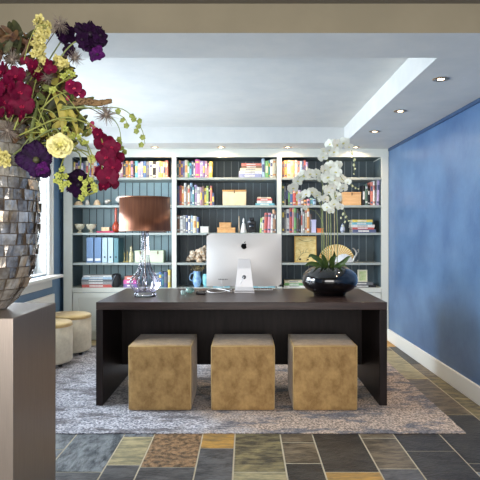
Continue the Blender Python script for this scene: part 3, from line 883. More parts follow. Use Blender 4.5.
# folding fan: ribs and pleated leaf
fx, fz, fy = px_of(337), ZSH[3] + .012, 6.60
t = thing('folding_fan', 'open gold and cream folding fan behind the orchid leaves', 'fan', (fx, fy, ZSH[3]))
b = B(); N = 22; R0, R1 = .07, .215
for k in range(N):
    a0, a1 = PI * (.02 + .96 * k / N), PI * (.02 + .96 * (k + 1) / N); am = (a0 + a1) / 2
    def pt(a, r, d): return b.verts.new((fx + r * math.cos(a), fy + d, fz + r * .93 * math.sin(a)))
    for (aa, ac, da, dc, mi) in ((a0, am, 0, -.008, 0), (am, a1, -.008, 0, 1)):
        f = b.faces.new((pt(aa, R0, da), pt(aa, R1, da), pt(ac, R1, dc), pt(ac, R0, dc))); f.material_index = mi
obj('fan_leaf', b, [mat('fan_gold', (222, 172, 76), .5), mat('fan_cream', (240, 222, 170), .6)], t, keep=1)
b = B()
for k in range(N // 2):
    a = PI * (.04 + .92 * k / (N // 2 - 1)); c_ = Vector((fx, fy + .004, fz)); tube(b, [c_, c_ + Vector((math.cos(a) * .15, 0, math.sin(a) * .14))], .003, .003, 4, 1, smoothp=False)
obj('ribs', b, mat('fan_ribs', (176, 128, 60), .5), t)
fx2 = px_of(344)
t = thing('shell_dish', 'white scalloped dish standing in front of the gold fan', 'dish', (fx2, 6.54, ZSH[3]))
b = B(); N = 16
c0 = b.verts.new((fx2, 6.54, ZSH[3] + .004)); ringv = []
for k in range(N + 1):
    a = PI * k / N; r = .098 + (.006 if k % 2 else 0); ringv.append(b.verts.new((fx2 + r * 1.05 * math.cos(a), 6.54 + .02 + (.006 if k % 2 else 0), ZSH[3] + .004 + r * .95 * math.sin(a))))
for k in range(N): b.faces.new((c0, ringv[k], ringv[k + 1]))
obj('dish', b, mat('dish_white', (226, 230, 236), .4), t, keep=1)
b = B(); z = ZSH[3]; dx = px_of(355)
tube(b, [(dx - .03, 6.53, z + .004), (dx - .012, 6.52, z + .06), (dx + .012, 6.52, z + .10), (dx - .01, 6.52, z + .15), (dx - .035, 6.52, z + .17)], .016, .008, 8)
tube(b, [(dx + .006, 6.52, z + .10), (dx + .035, 6.52, z + .13), (dx + .03, 6.52, z + .16)], .008, .004); tube(b, [(dx, 6.52, z + .13), (dx + .03, 6.53, z + .15)], .012, .004)
tube(b, [(dx - .03, 6.53, z + .005), (dx + .02, 6.54, z + .008), (dx + .03, 6.54, z + .03)], .010, .006)
for v in b.verts: v.co.z = max(v.co.z, z + .0006)
tag(obj('dragon_ornament', b, mat('pewter', (170, 170, 164), .4, .6), None, True), 'curled grey metal ornament right of the fan', 'ornament')
bottle(342.6, 223.5, 5, 2, mat('blue_white_ceramic', (222, 226, 232), .3, c2=(120, 140, 180), scale=60), 'little blue and white jar left of the flat book stack', 'jar', 'jar', [(.6, 0), (1, .3), (.9, .6), (.5, .7), (.6, .8), (.1, 1)])

# ------------------------------------------------------------------ rug
ZR = .006
def rugmat():
    m = bpy.data.materials.new('rug_pile'); m.use_nodes = True; nt = m.node_tree; bs = nt.nodes['Principled BSDF']
    tc = nd(nt, 'ShaderNodeTexCoord')
    def noise(sc, st=(1, 1, 1), det=5):
        mp = nd(nt, 'ShaderNodeMapping'); mp.inputs['Scale'].default_value = st; nt.links.new(tc.outputs['Object'], mp.inputs[0])
        n = nd(nt, 'ShaderNodeTexNoise'); n.inputs['Scale'].default_value = sc; n.inputs['Detail'].default_value = det; n.inputs['Roughness'].default_value = .7; nt.links.new(mp.outputs[0], n.inputs['Vector']); return n.outputs['Fac']
    def ramp(f, c0, c1, a, c):
        r = nd(nt, 'ShaderNodeValToRGB'); r.color_ramp.elements[0].position = a; r.color_ramp.elements[1].position = c; r.color_ramp.elements[0].color = s2l(c0); r.color_ramp.elements[1].color = s2l(c1); nt.links.new(f, r.inputs[0]); return r.outputs[0]
    def mix(fac, a, c, t='MIX'):
        x = nd(nt, 'ShaderNodeMixRGB', blend_type=t)
        if isinstance(fac, float): x.inputs[0].default_value = fac
        else: nt.links.new(fac, x.inputs[0])
        nt.links.new(a, x.inputs[1]); nt.links.new(c, x.inputs[2]); return x.outputs[0]
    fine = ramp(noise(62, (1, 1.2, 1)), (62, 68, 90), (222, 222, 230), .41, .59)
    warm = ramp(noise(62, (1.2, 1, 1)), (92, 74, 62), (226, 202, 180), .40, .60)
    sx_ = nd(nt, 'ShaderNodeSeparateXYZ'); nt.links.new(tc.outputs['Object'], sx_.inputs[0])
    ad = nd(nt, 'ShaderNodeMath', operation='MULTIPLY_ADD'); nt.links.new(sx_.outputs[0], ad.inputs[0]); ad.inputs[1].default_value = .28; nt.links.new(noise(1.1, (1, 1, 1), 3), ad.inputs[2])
    big = ramp(ad.outputs[0], (0, 0, 0), (255, 255, 255), .40, .66)  # warmer toward the right: partly own hue, partly warm light put into the colour
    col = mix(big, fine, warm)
    blot = ramp(noise(3.2, (1, 2, 1), 8), (0, 0, 0), (255, 255, 255), .5, .58)
    dark = ramp(noise(60), (36, 38, 52), (132, 128, 134), .38, .62)
    col = mix(blot, col, dark)
    nt.links.new(col, bs.inputs['Base Color']); bs.inputs['Roughness'].default_value = .95; bs.inputs['Sheen Weight'].default_value = .2
    bp_ = nd(nt, 'ShaderNodeBump'); bp_.inputs['Strength'].default_value = .6; bp_.inputs['Distance'].default_value = .004; nt.links.new(noise(160), bp_.inputs['Height']); nt.links.new(bp_.outputs[0], bs.inputs['Normal'])
    return m
b = B()
n = 70
X0, X1, YF, YK = -2.12, 1.366, 3.446, 6.13
outline = []
rg = random.Random(2)
for i in range(n + 1):
    outline.append((X0 + (X1 - X0) * i / n, YF + .004 * math.sin(i * 1.7) + rg.uniform(-.003, .003)))
for i in range(1, 40):
    outline.append((X1 + rg.uniform(-.004, .004), YF + (YK - YF) * i / 40))
outline += [(X1, YK), (X0, YK)]
lo = [b.verts.new((x, y, .0012)) for x, y in outline]; hi = [b.verts.new((x, y, ZR)) for x, y in outline]
b.faces.new(hi); b.faces.new(lo[::-1])
for i in range(len(lo)):
    j = (i + 1) % len(lo); b.faces.new((lo[i], lo[j], hi[j], hi[i]))
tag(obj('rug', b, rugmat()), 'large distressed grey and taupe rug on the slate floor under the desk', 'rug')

# ------------------------------------------------------------------ desk
wood = mat('wenge_wood', (44, 33, 31), .3, c2=(66, 50, 45), scale=5, stretch=(.8, 6, 6), detail=8, bump=.1, spec=.4)  # same wood as the uprights, colour lightened for the glossy reflection on top
woodv = mat('wenge_wood_upright', (26, 20, 20), .45, c2=(38, 30, 29), scale=5, stretch=(6, 6, .8), detail=8, bump=.1, spec=.22)
DX0, DX1, DY0, DY1, DZ = -1.079, 1.015, 3.99, 5.0, .75
t = thing('desk', 'wide dark wood desk with thick slab sides standing on the rug', 'desk', ((DX0 + DX1) / 2, 4.5, ZR))
b = B(); box(b, (DX0, DY0, DZ - .055), (DX1, DY1, DZ)); obj('desktop', b, wood, t, bevel=.003)
for a, c in ((DX0, DX0 + .05), (DX1 - .055, DX1)):
    b = B(); box(b, (a, DY0, ZR + .0006), (c, DY1, DZ - .0555)); obj('side_panel', b, woodv, t, bevel=.003)
b = B(); box(b, (DX0 + .0505, 4.60, .158), (DX1 - .0555, 4.625, DZ - .0555)); obj('modesty_panel', b, woodv, t)

# ottomans
velvet = mat('gold_velvet', (138, 104, 56), .7, c2=(186, 150, 94), scale=15, stretch=(1, 1, .8), detail=10, bump=.3, bscale=90, sheen=.3, lo=.34, hi=.66)
piping = mat('velvet_seam', (186, 156, 100), .8, sheen=.3)
oz0, oz1, oy0, oy1 = ZR + .001, .463, 3.868, 4.33
def cube_ottoman(x0, x1, lab, g=None):
    t = thing('cube_ottoman', lab, 'ottoman', ((x0 + x1) / 2, (oy0 + oy1) / 2, oz0), 'gold velvet cube ottomans in front of the desk')
    b = B(); rbox(b, (x0, oy0, oz0), (x1, oy1, oz1), .02, .006, 12); obj('cushion', b, velvet, t, True)
    b = B(); e = .006; c = [(x0 + e, oy0 + e), (x1 - e, oy0 + e), (x1 - e, oy1 - e), (x0 + e, oy1 - e)]
    for i in range(4):
        p, q = c[i], c[(i + 1) % 4]
        tube(b, [(*p, oz1 - e), (*q, oz1 - e)], .0035, None, 6, 1, smoothp=False)
        tube(b, [(*p, oz0 + .01), (*p, oz1 - e)], .0035, None, 6, 1, smoothp=False)
    obj('seam', b, piping, t, True)
cube_ottoman(-.823, -.380, 'gold velvet cube ottoman, leftmost of three in front of the desk')
cube_ottoman(-.246, .203, 'gold velvet cube ottoman, middle of three in front of the desk')
cube_ottoman(.326, .780, 'gold velvet cube ottoman, rightmost of three in front of the desk')

# round poufs by the window
pv = mat('pouf_fabric', (186, 178, 158), .8, c2=(206, 198, 178), scale=14, sheen=.3, bump=.2, bscale=120)
ptop = mat('pouf_top_velvet', (176, 150, 96), .7, c2=(196, 172, 120), scale=8, sheen=.3)
for cx, cy, lab in ((-1.88, 5.24, 'round cream pouf, the nearer of two by the window'), (-1.845, 5.755, 'round cream pouf with tan top, the farther of two by the window')):
    t = thing('round_pouf', lab, 'pouf', (cx, cy, ZR), 'round poufs by the window')
    R, z0, z1 = .232, .04, .41
    b = B(); lathe(b, [(R * .96, z0), (R, z0 + .02), (R * 1.01, .22), (R, z1 - .03)], cx, cy, 48); obj('side', b, pv, t, True)
    b = B(); lathe(b, [(R, z1 - .0295), (R * .99, z1 - .008), (R * .95, z1), (R * .5, z1 + .006), (R * .02, z1 + .008)], cx, cy, 48); obj('top_cushion', b, ptop, t, True)
    b = B(); lathe(b, [(R + .001, z1 - .034), (R + .005, z1 - .0295), (R + .001, z1 - .025)], cx, cy, 48, cap=False); obj('seam', b, piping, t, True, keep=1)
    for k in range(4):
        a = PI / 4 + k * PI / 2 + .3; b = B(); lathe(b, [(.018, ZR + .0006), (.022, z0 - .0002)], cx + R * .75 * math.cos(a), cy + R * .75 * math.sin(a), 12)
        obj('foot', b, mat('foot_black', (28, 26, 26), .4), t, True)
# white radiator panel under the window
t = thing('radiator', 'flat white panel radiator on the left wall under the window sill', 'radiator', (XL + .03, 5.3, .2))
b = B(); box(b, (XL + .015, 4.5, .16), (XL + .045, 6.17, .575)); obj('panel', b, white_m, t, bevel=.006)
b = B(); box(b, (XL, 4.8, .3), (XL + .0149, 4.84, .45)); box(b, (XL, 5.9, .3), (XL + .0149, 5.94, .45)); obj('bracket', b, white_m, t)

# ------------------------------------------------------------------ things on the desk
alu = mat('aluminium', (218, 216, 214), .5, .35)
alum = mat('aluminium_stand', (226, 226, 228), .4, .35)
IY = 4.74
t = thing('desktop_computer', 'silver all-in-one computer seen from behind, standing on the desk', 'computer', (-.02, IY, DZ))
cx, cz = (244 - 246) * IY / F, CH - .256
wI, zI0, zI1 = .3195, CH + (233 - 286.4) * IY / F, CH + (233 - 233.6) * IY / F
b = B(); n = 20
gv = []
for j in range(n + 1):
    r_ = []
    for i in range(n + 1):
        u, v = -1 + 2 * i / n, -1 + 2 * j / n
        bul = .045 * (1 - abs(u) ** 2.4) * (1 - abs(v) ** 2.4)
        r_.append(b.verts.new((cx + wI * u, IY - .004 - bul, (zI0 + zI1) / 2 + (zI1 - zI0) / 2 * v)))
    gv.append(r_)
for j in range(n):
    for i in range(n):
        b.faces.new((gv[j][i], gv[j][i + 1], gv[j + 1][i + 1], gv[j + 1][i]))
obj('shell', b, alu, t, True, keep=1)
b = B(); box(b, (cx - wI, IY - .004, zI0), (cx + wI, IY + .004, zI1)); obj('rim', b, alu, t)
b = B(); box(b, (cx - wI + .004, IY + .004, zI0 + .004), (cx + wI - .004, IY + .006, zI1 - .004)); obj('screen', b, mat('screen_black', (12, 12, 14), .1), t)
# emblem: an apple with a bite and a leaf
b = B()
ac = W(244, 246.2, IY - .05); ax, az = ac.x, ac.z; s = .026
pts = []
for k in range(40):
    a = 2 * PI * k / 40 + PI / 2
    r = 1.0
    x_, z_ = math.cos(a), math.sin(a)
    top = math.exp(-((a - PI / 2) / .35) ** 2) + math.exp(-((a - 2.5 * PI) / .35) ** 2)
    bot = math.exp(-((a - 1.5 * PI) / .22) ** 2)
    r = 1 - .22 * top - .10 * bot - .10 * max(0, -z_) * abs(x_)
    p = Vector((x_ * r * .95, z_ * r))
    d = p - Vector((1.18, .12))
    if d.length < .5: p = Vector((1.18, .12)) + d.normalized() * .5
    pts.append((ax + p.x * s, az + p.y * s))
prism(b, pts, IY - .0525, IY - .04)
leaf = [(0.02, 1.0), (.10, 1.25), (.30, 1.48), (.50, 1.55), (.45, 1.28), (.28, 1.08)]
prism(b, [(ax + p[0] * s, az + p[1] * s) for p in leaf], IY - .0525, IY - .04)
obj('emblem', b, mat('emblem_black', (8, 8, 9), .7, spec=.1), t)
# stand: bent plate, widening to its foot
b = B()
sx = W(244.3, 0, IY).x
def stp(y, z, w): return (b.verts.new((sx - w, y, z)), b.verts.new((sx + w, y, z)))
prof = [(IY - .052, CH + (233 - 259) * IY / F, .050), (IY - .075, CH + (233 - 268) * IY / F, .057), (IY - .105, DZ + .05, .074), (IY - .118, DZ + .018, .080), (IY - .112, DZ + .007, .083), (IY - .08, DZ + .007, .084), (IY + .07, DZ + .007, .084)]
th = [(0, .008), (.004, .007), (.006, .004), (.006, 0), (0.004, -.0065), (0, -.0065), (0, -.0065)]
fr = [stp(y, z, w) for y, z, w in prof]
bk = [stp(y + .0075 if i < 4 else y + .002, (z + th[i][1] if i < 4 else z - .0063), w) for i, (y, z, w) in enumerate(prof)]
for i in range(len(prof) - 1):
    b.faces.new((fr[i][0], fr[i][1], fr[i + 1][1], fr[i + 1][0])); b.faces.new((bk[i][0], bk[i + 1][0], bk[i + 1][1], bk[i][1]))
    for s_ in (0, 1): b.faces.new((fr[i][s_], fr[i + 1][s_], bk[i + 1][s_], bk[i][s_]))
for e in (0, -1): b.faces.new((fr[e][0], fr[e][1], bk[e][1], bk[e][0]))
st = obj('stand', b, alum, t)
hc = Vector((W(244, 277, IY - .1).x, IY - .101, W(244, 277, IY - .1).z))
b = B(); tube(b, [hc, hc + Vector((0, -.006, 0))], .017, None, 18, 1, smoothp=False); obj('cable_hole', b, mat('hole_grey', (110, 112, 116), .4), t, True)
b = B()
for k in range(6):
    p = W(219 + 1.6 * k, 279.3, IY - .03); box(b, (p.x - .004, IY - .034, p.z - .003), (p.x + .004, IY - .012, p.z + .003))
obj('port', b, mat('port_grey', (90, 92, 96), .5), t)
cable_m = mat('cable_white', (236, 236, 236), .4)
def zdesk(x, y, r): return Vector((x, y, DZ + r))
b = B(); r = .0028
p = lambda px, py: W(px, py, F * (CH - DZ) / (py - 233)) + Vector((0, 0, r + .0004))
tube(b, [hc + Vector((0, -.006, 0)), W(241, 283, IY - .13), p(238, 290.5), p(230, 291.5), p(222, 289.6), p(213, 289.2), p(207, 291.3), p(214, 293), p(226, 291.9)], r, None, 6, 8)
for v in b.verts: v.co.z = max(v.co.z, DZ + .0004)
tag(obj('power_cable', b, cable_m, None, True), 'white cable looping over the desk left of the computer stand', 'cable')
b = B()
tube(b, [W(221, 280, IY - .035), W(222, 284, IY - .05), p(226, 290), p(232, 290)], .002, None, 6, 8)
for v in b.verts: v.co.z = max(v.co.z, DZ + .0004)
tag(obj('data_cable', b, cable_m, None, True), 'thin white cable hanging from the ports of the computer', 'cable')
# keyboard seen edge-on right of the stand
t = thing('keyboard', 'slim keyboard lying on the desk right of the computer stand', 'keyboard', (.12, 4.88, DZ))
b = B(); box(b, (.045, 4.82, DZ + .0005), (.235, 4.93, DZ + .008)); obj('base', b, alum, t, bevel=.003)
b = B()
for i in range(9):
    for j in range(4): box(b, (.05 + i * .02, 4.826 + j * .025, DZ + .008), (.067 + i * .02, 4.847 + j * .025, DZ + .011))
obj('keys', b, mat('key_white', (60, 60, 64), .5), t)
# glass paperweights and black phone
cg = glassy('clear_glass', (.9, .96, .95), .18)
pa = W(183.6, 0, 4.42).x
b = B(); yb_ = F * (CH - DZ) / (294.6 - 233); xg = (183.4 - 246) * yb_ / F
lathe(b, [(.02, DZ + .0005), (.022, DZ + .01), (.022, DZ + .032), (.018, DZ + .036)], xg, yb_, 12)
tag(obj('glass_block', b, mat('frosted_glass', (196, 222, 216), .15, trans=.6), None, True), 'small clear glass candle block at the left on the desk', 'glass block')
yb_ = F * (CH - DZ) / (293.2 - 233); xg = (190 - 246) * yb_ / F
b = B(); blob(b, (xg, yb_, DZ + .024), .034, 3, (1.1, 1, .7), .25, seed=4)
for v in b.verts: v.co.z = max(v.co.z, DZ + .0005)
tag(obj('glass_paperweight', b, mat('green_glass', (150, 186, 176), .12, trans=.6), None, True), 'lumpy greenish glass paperweight left of the black phone', 'paperweight')
b = B(); q = p(201, 294.2); rbox(b, (q.x - .038, q.y - .035, DZ + .0006), (q.x + .038, q.y + .035, DZ + .024), .004, 0, 6)
tag(obj('phone', b, mat('phone_black', (16, 16, 18), .25), None, True), 'small black phone lying on the desk', 'phone')

# table lamp
LX, LY = (145 - 246) * 4.36 / F, 4.36
t = thing('table_lamp', 'table lamp with brown satin drum shade and clear ribbed glass base', 'lamp', (LX, LY, DZ))
lg = ribbed_glass('lilac_glass', (.90, .88, .96), (.34, .30, .50))
def zl(py): return CH + (233 - py) * LY / F
b = B(); lathe(b, [(.084, DZ + .0006), (.088, DZ + .01), (.082, zl(292.5)), (.074, zl(291.6))], LX, LY, 64, rib=.04, nrib=10); obj('foot', b, ribbed_glass('clear_foot_glass', (.92, .92, .97), (.5, .5, .62)), t, True)
pr = [(.076, zl(291.4)), (.09, zl(289)), (.108, zl(286)), (.115, zl(283)), (.113, zl(280.5)), (.100, zl(277.5)), (.082, zl(275)), (.064, zl(272)), (.050, zl(268)), (.042, zl(264)), (.034, zl(259)), (.028, zl(251)), (.0265, zl(240)), (.028, zl(229))]
b = B(); lathe(b, pr, LX, LY, 112, rib=.075, nrib=14); obj('glass_body', b, lg, t, True)
b = B(); tube(b, [(LX, LY, zl(291)), (LX, LY, zl(229))], .004, None, 8, 1, smoothp=False); obj('rod', b, brass, t, True)
shade_m = mat('bronze_satin', (132, 84, 60), .33, .6, c2=(112, 70, 52), scale=80, stretch=(1, 1, .05), aniso=.6)
zs0, zs1, RS = zl(231), zl(197.4), .2
b = B(); lathe(b, [(RS, zs0), (RS * .985, zs1), (RS * .98, zs1), (RS * .992, zs0), (RS, zs0)], LX, LY, 96, cap=False); obj('lamp_shade', b, shade_m, t, True)
b = B()
for rz, r_ in ((zs0 + .003, RS), (zs1 - .003, RS * .985)):
    lathe(b, [(r_ + .0015, rz - .004), (r_ + .0015, rz + .004)], LX, LY, 96, cap=False)
obj('shade_trim', b, mat('shade_edge', (130, 92, 70), .4, .5), t, True, keep=1)
b = B(); blob(b, (LX, LY, zl(222)), .03, 2, (1, 1, 1.3)); tube(b, [(LX, LY, zl(229.5)), (LX, LY, zl(225))], .016, None, 12, 1, smoothp=False); obj('bulb', b, mat('bulb_glass', (240, 238, 230), .2), t, True)
b = B()
for k in range(3):
    a = k * 2 * PI / 3 + .4; tube(b, [(LX, LY, zl(227)), (LX + RS * .98 * math.cos(a), LY + RS * .98 * math.sin(a), zs0 + .01)], .0022, None, 5, 1, smoothp=False)
obj('shade_carrier', b, brass, t, True)

# ------------------------------------------------------------------ flowers: petal meshes
def petal(bm, ang, L, w, cup=.2, tilt=0, ruf=0, mi=0, sd=0, nu=6, nv=4, pw=1.25, base=0.0, notch=0):
    """petal in the XZ plane around the Y axis, facing -Y"""
    M = Matrix.Rotation(ang, 4, 'Y') @ Matrix.Rotation(tilt, 4, 'X')
    g = []
    for i in range(nu + 1):
        u = (1 - math.cos(PI * i / nu)) / 2 * .6 + .4 * i / nu
        ww = w * (max(0, 1 - abs(2 * u ** pw - 1) ** 2.3) ** .5 * .97 + .03 + .10 * (1 - u) * (u > 0))
        if i == nu: ww = w * .22
        r = []
        for j in range(nv + 1):
            v = -1 + 2 * j / nv
            x = v * ww / 2
            z = base + L * u - notch * L * (1 - abs(v)) * (u ** 6)
            y = -cup * L * (u ** 2) + cup * .8 * w * v * v * u * (1 if cup > 0 else 0)
            if ruf:
                y += ruf * L * math.sin(7 * v + 9 * u + sd * 2.3) * u
                x *= 1 + ruf * .8 * math.sin(11 * u + sd)
            r.append(bm.verts.new(M @ Vector((x, y, z))))
        g.append(r)
    for i in range(nu):
        for j in range(nv):
            bm.faces.new((g[i][j], g[i][j + 1], g[i + 1][j + 1], g[i + 1][j])).material_index = mi

def mesh_of(name, bm, mats, smooth=True):
    for f in bm.faces: f.smooth = smooth
    me = bpy.data.meshes.new(name); bm.to_mesh(me); bm.free()
    for m in mats: me.materials.append(m)
    return me

def orient(face, roll=0):
    d = Vector(face).normalized()
    q = Vector((0, -1, 0)).rotation_difference(d)
    return q.to_matrix().to_4x4() @ Matrix.Rotation(roll, 4, 'Y')

def put(name, me, loc, face, roll, s, parent):
    o = bpy.data.objects.new(name, me); link(o, parent)
    p0 = ORG[parent.name]
    o.matrix_basis = Matrix.Translation(Vector(loc) - p0) @ orient(face, roll) @ Matrix.Scale(s, 4)
    ORG[o.name] = Vector(loc)
    return o

def put_sub(name, me, parent):
    o = bpy.data.objects.new(name, me); link(o, parent); return o

def orchid_mesh(c1, c2, key):
    m1 = mat(key + '_petal', c1, .6, c2=c2, scale=1.4, spec=.15, lo=.3, hi=.75)
    b = B()
    for a in (0, 2.15, -2.15): petal(b, a, .52, .42, .10, .12, sd=a)
    for a in (1.28, -1.28): petal(b, a, .58, .62, .16, -.05, ruf=.05, sd=a, pw=1.1, nu=7, nv=6)
    return mesh_of(key + '_blossom', b, [m1])
def lip_mesh(c, key):
    b = B()
    petal(b, PI, .24, .20, -.5, -.5, mi=0); petal(b, PI - .9, .14, .12, .5, .3); petal(b, PI + .9, .14, .12, .5, .3)
    blob(b, (0, -.06, .0), .05, 1)
    return mesh_of(key + '_lip', b, [mat(key + '_lip', c, .6, spec=.2)])
white_orchid = orchid_mesh((228, 230, 224), (204, 212, 200), 'white_orchid')
white_lip = lip_mesh((206, 204, 130), 'white_orchid')
burg_orchid = orchid_mesh((108, 4, 46), (46, 2, 22), 'burgundy_orchid')
burg_lip = lip_mesh((150, 30, 62), 'burgundy_orchid')
magenta_orchid = orchid_mesh((128, 14, 62), (84, 8, 40), 'magenta_orchid')
magenta_lip = lip_mesh((222, 90, 110), 'magenta_orchid')
def bud_mesh(c, key):
    b = B(); blob(b, (0, 0, 0), .5, 2, (.7, .7, 1)); return mesh_of(key + '_bud', b, [mat(key + '_bud', c, .5)])
bud_w = bud_mesh((214, 220, 180), 'pale'); bud_y = bud_mesh((226, 214, 130), 'yellow'); bud_m = bud_mesh((150, 30, 70), 'magenta')

stem_g = mat('stem_green', (108, 122, 70), .5, c2=(140, 148, 96), scale=20)
stem_l = mat('stem_olive', (140, 144, 72), .5)
stem_b = mat('stem_brown', (92, 74, 50), .6)
RF = random.Random(21)

# ------------------------------------------------------------------ white orchid in the black planter
PX, PY = .673, 4.47
def zp(py, Y=PY): return CH + (233 - py) * Y / F
zt = DZ + .0006
b = B(); pp = [(.10, zt), (.125, zt + .003)]
for k in range(1, 19):
    th_ = -PI / 2 + (PI * .5 + 1.02) * k / 18 + (.28 if k < 1 else 0)
    th_ = -1.2 + (1.2 + 1.08) * k / 18
    pp.append((.2245 * (math.cos(th_) ** .72), zt + .122 + .115 * math.sin(th_) / 1.0 * 1.0))
pp += [(.122, zt + .226), (.120, zt + .205)]
lathe(b, pp, PX, PY, 64, cap=True)
tag(obj('planter', b, mat('black_gloss', (10, 10, 13), .07, coat=1), None, True), 'round glossy black planter at the right end of the desk', 'planter')
PL = thing('orchid_plant', 'tall white orchid growing in the round black planter', 'orchid', (PX, PY, zt + .2))
b = B(); lathe(b, [(.119, zt + .190), (.119, zt + .2045), (.08, zt + .212), (.01, zt + .214)], PX, PY, 24); obj('moss', b, mat('moss', (70, 74, 40), .9, c2=(110, 100, 60), scale=60, bump=.6), PL, True)
def P(px, py, Y=PY): return W(px, py, Y)
leafm = mat('orchid_leaf', (44, 70, 34), .35, c2=(96, 118, 62), scale=9, coat=.2)
def strap_leaf(bm, pts, w, fold=.25, n=6, tipw=.25):
    ps = spline(pts, n); N = len(ps); g = []
    for i, q in enumerate(ps):
        d = (ps[min(i + 1, N - 1)] - ps[max(i - 1, 0)]).normalized()
        s = d.cross(Vector((0, -1, .35))).normalized(); nrm = s.cross(d).normalized()
        u = i / (N - 1); ww = w * (math.sin(PI * (.12 + .88 * u) ** .8) if u < 1 else .02) + .001
        g.append([bm.verts.new(q + s * (k / 2) * ww * .5 + nrm * abs(k / 2) * ww * fold) for k in (-2, -1, 0, 1, 2)])
    for i in range(N - 1):
        for k in range(4): bm.faces.new((g[i][k], g[i][k + 1], g[i + 1][k + 1], g[i + 1][k]))
for pts, w in (([(326, 268), (318, 260), (311, 256), (308, 258)], .042), ([(325, 268), (316, 265), (309, 264), (304, 267)], .042), ([(327, 268), (325, 262), (323, 257), (321, 253)], .038),
               ([(331, 268), (332, 261), (334, 256), (334, 251)], .045), ([(333, 268), (341, 264), (348, 258), (352, 255)], .036), ([(327, 270), (324, 267), (320, 266), (315, 268)], .042), ([(332, 269), (338, 267), (343, 265), (347, 267)], .042)):
    yy = PY - .03 + RF.uniform(-.05, .06)
    b = B(); strap_leaf(b, [P(*q, PY if k == 0 else yy - .03 * k) for k, q in enumerate(pts)], w); obj('leaf', b, leafm, PL, True, keep=1)
def spray(parent, stem, blossoms, buds, mesh, lip, bud, s, Y, r=.0035, sm=None, facej=.75, lipname='lip', stakes=None):
    b = B(); tube(b, [W(*q[:2], q[2] if len(q) > 2 else Y) for q in stem], r, r * .55, 6, 6)
    sp = obj('stem', b, sm or stem_g, parent, True)
    for q in blossoms:
        px, py = q[0], q[1]; k = q[2] if len(q) > 2 else 1
        y = Y - .03 + RF.uniform(-.045, .045)
        o = put('blossom', mesh, W(px, py, y), (RF.uniform(-facej, facej), -1, RF.uniform(-.35, .25)), RF.uniform(-.35, .35), s * k * RF.uniform(.92, 1.08), parent)
        put_sub(lipname, lip, o)
    for q in buds:
        put('bud', bud, W(q[0], q[1], Y + RF.uniform(-.02, .02)), (RF.uniform(-.6, .6), -1, 0), RF.uniform(-.6, .6), q[2], parent)
S = .088
spray(PL, [(328, 268), (328.5, 220), (328, 170), (328, 152), (333, 143), (342, 140), (350, 147), (354, 160), (354, 174)],
      [(323, 157, .9), (330, 144), (337, 145, 1.1), (334, 152, .9), (343.5, 143), (349, 147, .75), (329, 150, .8), (323.5, 151, .6)], [(352, 154, .03), (354.5, 160, .028), (354, 165, .025), (355, 169, .02), (353.8, 174, .016)], white_orchid, white_lip, bud_w, S, PY)
spray(PL, [(331, 268), (331, 230), (330, 195), (332, 176), (336, 171), (343, 180), (349, 184), (358, 189)],
      [(325, 170), (331, 167, 1.1), (336, 172), (328, 177, 1.1), (334, 180), (341, 179, .85), (343, 188, .75), (348, 182, .6), (338, 165, .8)], [(352.5, 186, .022), (355.5, 188, .018), (358.5, 189, .015)], white_orchid, white_lip, bud_w, S * 1.05, PY - .02)
spray(PL, [(324, 268), (323, 230), (322.5, 200), (322, 182), (316, 174), (306, 174), (297, 180), (293, 190)],
      [(293, 188, .95), (297.5, 181), (304, 176, 1.1), (310, 174), (316, 174), (321, 178, .9)], [(291.5, 193, .02)], white_orchid, white_lip, bud_w, S, PY + .01)
spray(PL, [(322, 268), (321.5, 230), (321, 208), (317, 199), (309, 194), (300, 197)],
      [(300, 197, .85), (306, 194), (312, 192, .95), (317, 195, .9), (321, 199, .7)], [(297, 200, .02)], white_orchid, white_lip, bud_w, S * .9, PY + .03)
spray(PL, [(337, 268), (337.5, 235), (336, 205), (334, 190), (338, 200), (344, 211), (348, 221)],
      [(332, 188, 1), (336, 186), (336, 196), (325, 199, .95), (327, 207, .95), (334, 204), (340, 207, .8), (329, 192, .9), (331, 211, .7), (339, 199, .7), (326, 189, .8)], [(343, 214, .026), (346, 217, .024), (345, 222, .022), (349, 221, .018), (341, 218, .02), (343, 226, .018)], white_orchid, white_lip, bud_w, S * .88, PY - .04)
spray(PL, [(325, 268), (324.5, 240), (322, 222), (316, 212), (309, 209), (305, 209)], [(305, 208, .55)], [], white_orchid, white_lip, bud_w, S, PY + .02, r=.0025)
b = B()
for q in (326.5, 334.5): tube(b, [P(q, 268, PY + .03), P(q, 200, PY + .03)], .0028, None, 6, 1, smoothp=False)
obj('support_stake', b, mat('bamboo', (176, 168, 130), .6), PL, True)

# ------------------------------------------------------------------ pedestal and vase
steel = mat('brushed_bronze_steel', (166, 152, 140), .4, .75, c2=(150, 138, 128), scale=60, stretch=(12, 12, .15), aniso=.5)
gx0, gx1, gy0, gy1, gz = -1.19, -.747, 1.78, 2.18, .975
t = thing('pedestal', 'brushed bronze metal pedestal at the left carrying the vase', 'pedestal', ((gx0 + gx1) / 2, 1.98, 0))
b = B(); box(b, (gx0, gy0, .04), (gx1, gy1, gz)); obj('column', b, steel, t, bevel=.003)
b = B(); box(b, (gx0 + .02, gy0 + .02, .0005), (gx1 - .02, gy1 - .02, .0398)); obj('plinth', b, mat('plinth_dark', (50, 48, 46), .5), t)

